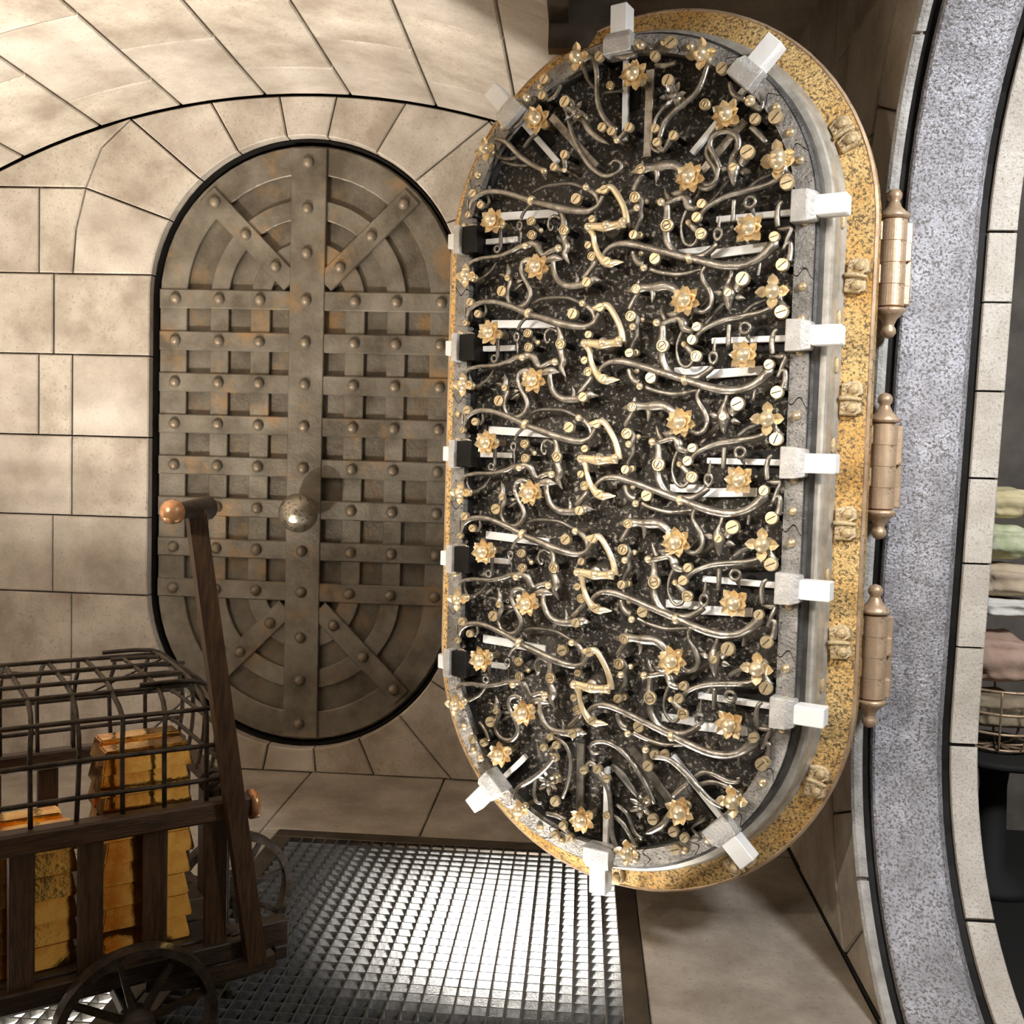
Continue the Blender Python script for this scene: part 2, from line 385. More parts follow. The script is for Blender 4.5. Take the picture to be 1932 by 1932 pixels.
for k, (z0, z1) in enumerate(zip(zl, zl[1:])):
    for a, b in ((1.2, 1.75 + .2 * (k % 2)), (1.75 + .2 * (k % 2), 2.6)): rblock([(a, z0), (b, z0), (b, z1), (a, z1)], random.choice(('stone', 'stone_b')))
# frame of the big doorway
fr = tag(empty('doorway_frame', (XR + .2, YJ - RJ, 0)), 'stadium shaped doorway lining of mottled silver band between stone mouldings', 'door frame')
def fadd(name, me):
    o = add(name, me); o.parent = fr; o.matrix_parent_inverse = Matrix.Translation(-fr.location); return o
fc = lambda a, b, d: rw(a, b, d)
# moulding in pieces, silver band, dark grooves, jamb stones in pieces
def stad_pieces(name, prof, cuts, m, smooth=False):
    """pieces of a stadium sweep between parameters; the parameter runs 0..1 on the upper arc, 1..2 near side, 2..3 lower arc, 3..4 far side"""
    def P(t, r):
        t %= 4
        if t < 1: a = math.radians(-90 + 180 * t); return (r * math.sin(a), HJ + r * math.cos(a))
        if t < 2: return (r, HJ - 2 * HJ * (t - 1))
        if t < 3: a = math.radians(90 + 180 * (t - 2)); return (r * math.sin(a), -HJ + r * math.cos(a))
        return (-r, -HJ + 2 * HJ * (t - 3))
    for t0, t1 in zip(cuts, cuts[1:]):
        n = 8; V, Fc = [], []; k = len(prof)
        for i in range(n + 1):
            t = t0 + .0022 + (t1 - t0 - .0044) * i / n
            for r, e in prof:
                p = P(t, r); V.append(rw(p[0], p[1], e))
        for i in range(n):
            for q in range(k): q2 = (q + 1) % k; Fc.append((i * k + q, i * k + q2, (i + 1) * k + q2, (i + 1) * k + q))
        Fc += [tuple(range(k)), tuple(n * k + q for q in range(k))]
        fadd(name, new_mesh(name, V, Fc, m, smooth))
stad_pieces('moulding_stone', [(RJ + .02, -.004), (RJ + .005, -.006), (RJ - .004, .002), (RJ - .006, .016), (RJ - .002, .030), (RJ + .02, .034)], [i * .2 for i in range(21)], 'moulding')
fadd('groove', stad_sweep('groove', [(RJ + .012, .03), (RJ + .012, .40), (RJ + .05, .40), (RJ + .05, .03)], HJ, 'black_iron', 28, fc))
fadd('silver_band', stad_sweep('silver_band', [(RJ + .03, .058), (RJ - .012, .060), (RJ - .018, .066), (RJ - .018, .235), (RJ - .010, .27), (RJ + .012, .293), (RJ + .03, .296)], HJ, 'silver', 40, fc))
stad_pieces('jamb_stone', [(RJ + .05, .318), (RJ - .004, .318), (RJ - .006, .322), (RJ - .006, .400), (RJ - .002, .404), (RJ + .05, .404)], [0, .22, .44, .66, .88, 1.1, 1.45, 1.8, 2.1, 2.32, 2.54, 2.76, 2.96, 3.14, 3.32, 3.50, 3.68, 3.86, 4], 'jamb_stone')

# left wall and floor
wl = structure(add('wall_left', box_mesh('wall_left', XL - .2, XL, YN, YW + .1, -.05, 2.6, 'stone')))
GX0, GX1, GY0, GY1 = -1.20, .17, 1.6, 4.16     # main grate
HX0, HX1, HY0, HY1 = -3.10, -1.36, 1.6, 3.52   # grate under the cart
FR = .078
fl = structure(add('floor', box_mesh('floor', XL - .1, 3.2, YN, YW + .1, -1.0, -.9, 'pit')))
def slab(x0, x1, y0, y1, m='stone_floor', z=0):
    add('floor_slab', box_mesh('floor_slab', x0 + .003, x1 - .003, y0 + .003, y1 - .003, -.3, z + random.uniform(-.003, 0), m, .004), fl)
yb = GY1 + FR
for a, b in ((XL, -2.9), (-2.9, -2.1), (-2.1, -1.353), (-1.353, -.66), (-.66, .25), (.25, XR)): slab(a, b, yb, YW + .08)
slab(-1.353, GX0 - FR, HY1 + FR, yb); slab(-2.0, -1.353, HY1 + FR, yb); slab(-2.6, -2.0, HY1 + FR, yb); slab(XL, -2.6, HY1 + FR, yb)
slab(HX1 + FR, GX0 - FR, YN, HY1 + FR) if HX1 + FR < GX0 - FR - .01 else None
slab(XL, HX0 - FR, YN, HY1 + FR)
for a, b in ((YN, 1.0), (1.0, GY0 - FR)): slab(HX0 - FR, .25, a, b)
for a, b in ((YN, 1.3), (1.3, 2.66), (2.66, yb)): slab(GX1 + FR, XR, a, b)
slab(XR, 3.2, YN, YW, 'shop_black', -.002)
add('pit_light_baffle', box_mesh('pit_light_baffle', HX1 + .01, GX0 - .01, YN, HY1 + .1, -.9, -.055, 'pit'), fl)  # unseen partition added to keep the left uplight off the main grate
def grate(name, x0, x1, y0, y1, label, D=.036):
    g = tag(empty(name, ((x0 + x1) / 2, (y0 + y1) / 2, 0)), label, 'grate', 'floor grates')
    loc = g.location.copy()
    def ad(n, me, l=(0, 0, 0)):
        o = add(n, me, g, Vector(l)); return o
    c = .0512
    hx, hy = (x1 - x0) / 2, (y1 - y0) / 2
    for n_, a in (('frame_bar', (-hx - FR, hx + FR, hy, hy + FR)), ('frame_bar', (-hx - FR, hx + FR, -hy - FR, -hy)), ('frame_bar', (-hx - FR, -hx, -hy, hy)), ('frame_bar', (hx, hx + FR, -hy, hy))):
        ad(n_, box_mesh(n_, a[0] + .001, a[1] - .001, a[2], a[3], -.05, .002, 'grate_frame', .002))
    nx = int(round((x1 - x0) / c)); ny = int(round((y1 - y0) / c))
    m1 = box_mesh('grate_bar', -.0030, .0030, -hy, hy, -D, 0, 'grate_dark'); m2 = box_mesh('cross_bar', -hx, hx, -.0022, .0022, -D, -.0008, 'grate')
    m2.materials.append(M['grate_dark'])
    for p in m2.polygons:
        if p.normal.z > .5: p.material_index = 1
    for i in range(1, nx): ad('grate_bar', m1, (-hx + i * (2 * hx / nx), 0, 0))
    for i in range(1, ny): ad('cross_bar', m2, (0, -hy + i * (2 * hy / ny), 0))
    return g
grate('floor_grate', GX0, GX1, GY0, GY1, 'large steel floor grate lit from beneath in front of the round-ended doors')
grate('floor_grate', HX0, HX1, HY0, HY1, 'steel floor grate half hidden beneath the wheeled cart of gold bars', .026)

# ------------------------------------------------------------------ closed round-ended iron door in the back wall
DR, DH = .782, .745
cd = tag(empty('iron_door', (XC, YW + .105, ZB - DR)), 'closed riveted iron door of crossing straps with a round knob in the back wall', 'door')
dconv = lambda a, b, d: (a, -d, b + (ZT + ZB) / 2 - (ZB - DR))
def cadd(name, me, par=cd, loc=(0, 0, 0)): return add(name, me, par, loc)
cadd('door_leaf', prism('door_leaf', stadium(DR, DH), -.03, .02, 'iron_base', 0, .004, dconv))
cadd('recess_lining', stad_sweep('recess_lining', [(RO - .001, .055), (RO - .001, -.03), (RO - .017, -.03), (RO - .012, .016)], DH, 'black_iron', 28, dconv))
for r0, r1, hh in ((.63, .77, .046), (.41, .505, .045), (.195, .295, .045)):
    cadd('strap_band', stad_sweep('strap_band', [(r0, .01), (r0, hh - .003), (r0 + .004, hh), (r1 - .004, hh), (r1, hh - .003), (r1, .01)], DH, 'iron_old', 28, dconv))
zc = (ZT + ZB) / 2
hz = [2.415 - .2125 * k - zc for k in range(8)]      # middle heights of the horizontal straps
def rect(x0, x1, z0, z1): return [(x0, z0), (x1, z0), (x1, z1), (x0, z1)]
def half_w(z):
    d = max(abs(z) - DH, 0); return math.sqrt(DR ** 2 - d * d) - .012
for z in hz: cadd('cross_strap', prism('cross_strap', rect(-half_w(z), half_w(z), z - .048, z + .048), .01, .058, 'iron_old', 0, .005, dconv))
cadd('center_strap', prism('center_strap', rect(-.09, .09, -DH - DR + .024, DH + DR - .024), .01, .064, 'iron_old', 0, .004, dconv))
for sx in (-1, 1):
    for sz in (-1, 1):
        c, s = math.cos(math.radians(45)), math.sin(math.radians(45))
        def pt(r, o): return (sx * (r * s + o * c), sz * (DH + r * c - o * s))
        cadd('diagonal_strap', prism('diagonal_strap', [pt(.12, -.052), pt(.745, -.052), pt(.745, .052), pt(.12, .052)], .01, .060, 'iron_old', 0, .004, dconv))
rv = lathe('rivet', [(.030, 0), (.029, .006), (.024, .018), (.013, .026), (.003, .028)], 'iron_old', 12, 'y')
def rivet(x, z, d): p = dconv(x, z, d); cadd('rivet', rv, cd, p)
for z in hz:
    for x in (-.685, -.457, -.245, 0, .245, .457, .685): rivet(x + (.0 if x else -.005), z, .057 if x else .063)
for sz in (-1, 1):
    for r in (.685, .457, .235):
        rivet(-.005, sz * (DH + r), .063)
        for sx in (-1, 1): rivet(sx * r * .7071, sz * (DH + r * .7071), .059)
kz = 1.345 - (ZB - DR)
kn = cadd('knob', lathe('knob', [(.0, .132), (.035, .135), (.07, .155), (.092, .19), (.098, .225), (.090, .262), (.068, .292), (.035, .310), (.004, .315)], 'tarn_bronze', 28, 'y'), cd, (.02, 0, kz))
add('neck', lathe('neck', [(.075, .04), (.072, .055), (.045, .075), (.038, .10), (.042, .14)], 'tarn_bronze', 20, 'y'), kn)

# ------------------------------------------------------------------ open vault door with its lock works
TH = math.radians(26)
N3 = Vector((-math.sin(TH), -math.cos(TH), 0)); W3 = Vector((math.cos(TH), -math.sin(TH), 0)); Z3 = Vector((0, 0, 1))
PC = at_y(1200, 860, 3.3) + W3 * -.088
PC.z = 1.655
RV, HV = .630, .728
vd = tag(empty('vault_door'), 'tall open vault door with brass flower lock works and rusty golden rim', 'door')
vd.matrix_world = Matrix(((W3.x, 0, N3.x, PC.x), (W3.y, 0, N3.y, PC.y), (0, 1, 0, PC.z), (0, 0, 0, 1)))
def DP(x, y, d=0.0):                # pixel -> door coordinates at height d over the ring
    p = at_plane(x, y, PC + N3 * d, N3) - PC
    return Vector((p.dot(W3), p.z, d))
def vadd(name, me, loc=(0, 0, 0), rotz=None, scale=None, par=None):
    return add(name, me, par or vd, loc, (0, 0, rotz) if rotz is not None else None, scale)
PL = -.075                            # face of the black plate
vadd('back_plate', prism('back_plate', stadium(RV - .03, HV), -.235, PL, 'plate', 0, .004))
vadd('rim_band', stad_sweep('rim_band', [(RV - .05, -.02), (RV + .004, -.012), (RV + .012, -.018), (RV + .018, -.07), (RV + .018, -.2), (RV - .05, -.2)], HV, 'rim_dark', 36))
vadd('step_band', stad_sweep('step_band', [(RV + .016, -.066), (RV + .036, -.070), (RV + .042, -.078), (RV + .050, -.135), (RV + .060, -.150), (RV + .060, -.2), (RV + .016, -.2)], HV, 'rim_light', 36))
vadd('flange', stad_sweep('flange', [(RV + .050, -.150), (RV + .066, -.156), (RV + .10, -.166), (RV + .136, -.178), (RV + .143, -.186), (RV + .145, -.238), (RV + .05, -.238)], HV, 'rust_gold', 40))
vadd('flange_bead', stad_sweep('flange_bead', [(RV + .136, -.1785), (RV + .140, -.176), (RV + .1475, -.184), (RV + .1475, -.19), (RV + .14, -.19)], HV, 'hinge', 40))
# jagged jointed pieces of the face ring
PERI = 2 * math.pi * RV + 4 * HV
def spath(q, r):                     # q: arc length on the outer ring, 0 = top centre, clockwise
    q %= PERI; qa = math.pi * RV / 2
    if q < qa: a = q / RV; return Vector((r * math.sin(a), HV + r * math.cos(a), 0)), a
    q -= qa
    if q < 2 * HV: return Vector((r, HV - q, 0)), math.pi / 2
    q -= 2 * HV
    if q < 2 * qa: a = math.pi / 2 + q / RV; return Vector((r * math.sin(a), -HV + r * math.cos(a), 0)), a
    q -= 2 * qa
    if q < 2 * HV: return Vector((-r, -HV + q, 0)), math.pi * 1.5
    q -= 2 * HV; a = math.pi * 1.5 + q / RV
    return Vector((r * math.sin(a), HV + r * math.cos(a), 0)), a
def squig(t): return .014 * math.sin(t * 2 * math.pi * 1.1 + .6) + .012 * t
NSEG = 36
for i in range(NSEG):
    q0, q1 = PERI * i / NSEG, PERI * (i + 1) / NSEG
    V, Fc = [], []; nt_, nq = 9, 5
    for d in (-.03, .0):
        for k in range(nq):
            for j in range(nt_):
                t = j / (nt_ - 1); q = q0 + .0022 + (q1 - q0 - .0044) * k / (nq - 1) + squig(t)
                p, _ = spath(q, RV - .056 + .056 * t); V.append((p.x, p.y, d))
    S = nt_ * nq
    for k in range(nq - 1):
        for j in range(nt_ - 1):
            a = k * nt_ + j; Fc += [(a, a + 1, a + nt_ + 1, a + nt_), (S + a, S + a + 1, S + a + nt_ + 1, S + a + nt_)]
    rim = [j for j in range(nt_)] + [k * nt_ + nt_ - 1 for k in range(1, nq)] + [(nq - 1) * nt_ + j for j in range(nt_ - 2, -1, -1)] + [k * nt_ for k in range(nq - 2, 0, -1)]
    for a, b in zip(rim, rim[1:] + rim[:1]): Fc.append((a, b, S + b, S + a))
    vadd('ring_segment', new_mesh('ring_segment', V, Fc, 'ring_metal'))
dome = lathe('ring_rivet', [(.0135, -.002), (.013, .005), (.009, .010), (.002, .012)], 'brass', 12)
for i in range(NSEG * 2):
    if i % 2 == 0 or i % 6 == 1:
        p, _ = spath(PERI * (i + .5) / (NSEG * 2) , RV - .027); vadd('ring_rivet', dome, (p.x, p.y, 0))

# shared lock work meshes
def screw_mesh(r, ringed=False, slot=True, shaft=.10, m='screw_brass'):
    prof = [(r * .55, -shaft), (r * .55, -.016), (r, -.016), (r * 1.0, -.002), (r * .93, .002), (r * .86, .0022)] if not ringed else \
           [(r * .62, -shaft), (r * .62, -.012), (r, -.012), (r, .001), (r * .9, .003), (r * .76, .003), (r * .72, -.003), (r * .58, -.003), (r * .55, .002)]
    n = 16; V, Fc, fm = [], [], []
    for rr, h in prof:
        for j in range(n): a = 2 * math.pi * j / n; V.append((rr * math.cos(a), rr * math.sin(a), h))
    for i in range(len(prof) - 1):
        for j in range(n): Fc.append((i * n + j, i * n + (j + 1) % n, (i + 1) * n + (j + 1) % n, (i + 1) * n + j)); fm.append(2 if i == 0 else 0)
    Fc.append(tuple((len(prof) - 1) * n + j for j in range(n))); fm.append(0)
    h = prof[-1][1] + .0005; w = r * .075; l = prof[-1][0] * .88; b = len(V)
    if slot:
        V += [(-l, -w, h), (l, -w, h), (l, w, h), (-l, w, h), (-l, -w, h - .004), (l, -w, h - .004), (l, w, h - .004), (-l, w, h - .004)]
        for f in ((0, 1, 2, 3), (0, 1, 5, 4), (1, 2, 6, 5), (2, 3, 7, 6), (3, 0, 4, 7)): Fc.append(tuple(b + q for q in f)); fm.append(1)
    return new_mesh('screw', V, Fc, [m, 'screw_slot', 'black_iron'], False, fm)
SCREW = {}
def screw(u, v, d, r, ringed=False, slot=True, name='screw'):
    key = (round(r, 4), ringed, slot)
    if key not in SCREW: SCREW[key] = screw_mesh(r, ringed, slot)
    return vadd(name, SCREW[key], (u, v, d), random.uniform(.2, 1.2))
STUD = {}
def stud(u, v, d, r):
    k = round(r, 4)
    if k not in STUD: STUD[k] = lathe('stud', [(r * .5, -.10), (r * .5, -r * .7), (r * .9, -r * .5), (r, 0), (r * .86, r * .5), (r * .5, r * .85), (r * .05, r)], 'brass_bright', 14)
    return vadd('stud', STUD[k], (u, v, d))
def petals(V, Fc, n, r0, r1, w, z0, z1, rot):
    for i in range(n):
        a = rot + 2 * math.pi * i / n; c, s = math.cos(a), math.sin(a)
        def P(x, y, z): return (x * c - y * s, x * s + y * c, z)
        b = len(V); m = r0 + (r1 - r0) * .45; zm = z0 + (z1 - z0) * .45
        V += [P(r0, -w * .45, z0), P(r0, w * .45, z0), P(m, w, zm), P(m + (r1 - m) * .5, w * .75, zm + (z1 - zm) * .5), P(r1, 0, z1), P(m + (r1 - m) * .5, -w * .75, zm + (z1 - zm) * .5), P(m, -w, zm), P(m, 0, zm - .006), P(m, 0, zm - .012)]
        ring = [0, 1, 2, 3, 4, 5, 6]
        for x, y in zip(ring, ring[1:] + ring[:1]): Fc.append((b + x, b + y, b + 7)); Fc.append((b + x, b + y, b + 8))
def flower_mesh(kind):
    V, Fc = [], []
    if kind == 'rosette': petals(V, Fc, 6, .008, .043, .0150, -.003, .012, .3); petals(V, Fc, 6, .008, .050, .0150, -.018, -.010, .82)
    if kind == 'square': petals(V, Fc, 4, .008, .043, .015, -.003, .011, 0); petals(V, Fc, 4, .008, .052, .016, -.010, .0, math.pi / 4); petals(V, Fc, 4, .008, .036, .010, -.014, -.014, 0.2)
    if kind == 'star': petals(V, Fc, 4, .010, .050, .0165, -.003, .005, math.pi / 2)
    if kind == 'lily': petals(V, Fc, 6, .006, .042, .009, -.002, .008, .4)
    return new_mesh('flower_petals', V, Fc, 'brass' if kind != 'lily' else 'pewter')
FLO = {k: flower_mesh(k) for k in ('rosette', 'square', 'star', 'lily')}
BUD = lathe('bud', [(.008, -.012), (.0205, -.006), (.0230, .002), (.021, .012), (.013, .021), (.002, .0255)], 'brass_bright', 18)
CORE = lathe('flower_center', [(.010, -.01), (.010, .003), (.008, .005)], 'pewter', 12)
POST = lathe('flower_post', [(.011, -.13), (.011, -.075), (.017, -.072), (.017, -.066), (.011, -.062), (.011, -.055), (.017, -.052), (.017, -.046), (.011, -.042), (.011, -.034), (.016, -.030), (.016, -.022), (.009, -.015)], 'brass', 14)
def flower(kind, u, v, d, s=1.0, rot=0.0):
    o = vadd(kind if kind != 'lily' else 'metal_lily', FLO[kind], (u, v, d), rot, (s, s, s))
    o.name = {'rosette': 'flower_rosette', 'square': 'flower_rosette', 'star': 'four_petal_flower', 'lily': 'metal_lily'}[kind]
    add('bud' if kind != 'lily' else 'flower_center', BUD if kind != 'lily' else CORE, o, (0, 0, .004))
    add('flower_post', POST, o)
    return o
def bolt(u, v, ang_, rod_len, rod_start=.05, left=False):
    """bolt across the ring at (u, v); local +x points outwards"""
    b = vadd('bolt', BOLT['short' if left else 'bolt'], (u, v, 0), ang_)
    add('bolt_housing', BOLT['narrow' if left else 'housing'], b)
    if left: add('guide_block', BOLT['guide'], b)
    add('rod_channel', box_mesh('rod_channel', -rod_start - rod_len * .55, -.03, -.036, .036, PL - .001, PL + .006, 'black_iron'), b)
    add('rod', box_mesh('rod', -rod_start - rod_len, -.02, -.0095, .0095, -.048, -.030, 'steel_white', .002), b)
    return b
BOLT = {'bolt': box_mesh('bolt', -.01, .125, -.029, .029, -.030, .030, 'steel_white', .003)}
BOLT['short'] = box_mesh('bolt', -.01, .050, -.026, .026, -.030, .026, 'steel_white', .003)
BOLT['narrow'] = box_mesh('bolt_housing', -.012, .014, -.050, .050, -.03, .045, 'steel_block', .003)
BOLT['guide'] = box_mesh('guide_block', -.075, -.012, -.046, .046, PL, .030, 'black_iron', .003)
def housing_mesh():
    bm = bmesh.new()
    pr = [(-.034, -.048), (.026, -.048), (.026, .048), (-.034, .048)]
    V = [(x, y, -.03) for x, y in pr] + [(x, y, .045) for x, y in pr[:1]] + [(.014, -.048, .045), (.014, .048, .045), (-.034, .048, .045)] + [(.038, -.040, .03), (.038, .040, .03), (.038, -.040, -.03), (.038, .040, -.03)]
    Fc = [(0, 3, 7, 4), (4, 5, 6, 7), (5, 8, 9, 6), (8, 10, 11, 9), (0, 4, 5, 8, 10, 1), (3, 2, 11, 9, 6, 7), (0, 1, 2, 3), (1, 10, 11, 2)]
    me = new_mesh('bolt_housing', V, Fc, 'steel_block')
    bm.from_mesh(me); bmesh.ops.bevel(bm, geom=list(bm.edges), offset=.003, segments=1, affect='EDGES'); bm.to_mesh(me); bm.free(); return me
BOLT['housing'] = housing_mesh()
ROWV = .3765
vrow = [.0] * 5
v1 = (DP(850, 655, .03).y + DP(1500, 634, .03).y) / 2
rowv = [v1 + ROWV * (1 - k) for k in range(5)]
for k in range(5):
    bolt(RV - .028, rowv[k], 0, .235)
    bolt(-(RV - .028), rowv[k], math.pi, .155, left=True)
ARCB = {'A': ((840, 40), 3.864), 'B': ((1240, 40), 3.864), 'C': ((820, 1280), 4.6), 'D': ((1140, 1280), 3.864)}
for tg, x, y, rl in (('A', 1260, 100, .24), ('A', 430, 620, .18), ('B', 680, 330, .22), ('C', 470, 950, .10), ('C', 1410, 1590, .24), ('D', 850, 1120, .22)):
    o, s = ARCB[tg]; p = DP(o[0] + x / s, o[1] + y / s, .03)
    cy = HV if p.y > 0 else -HV; a = math.atan2(p.y - cy, p.x)
    bolt((RV - .028) * math.cos(a), cy + (RV - .028) * math.sin(a), a, rl)

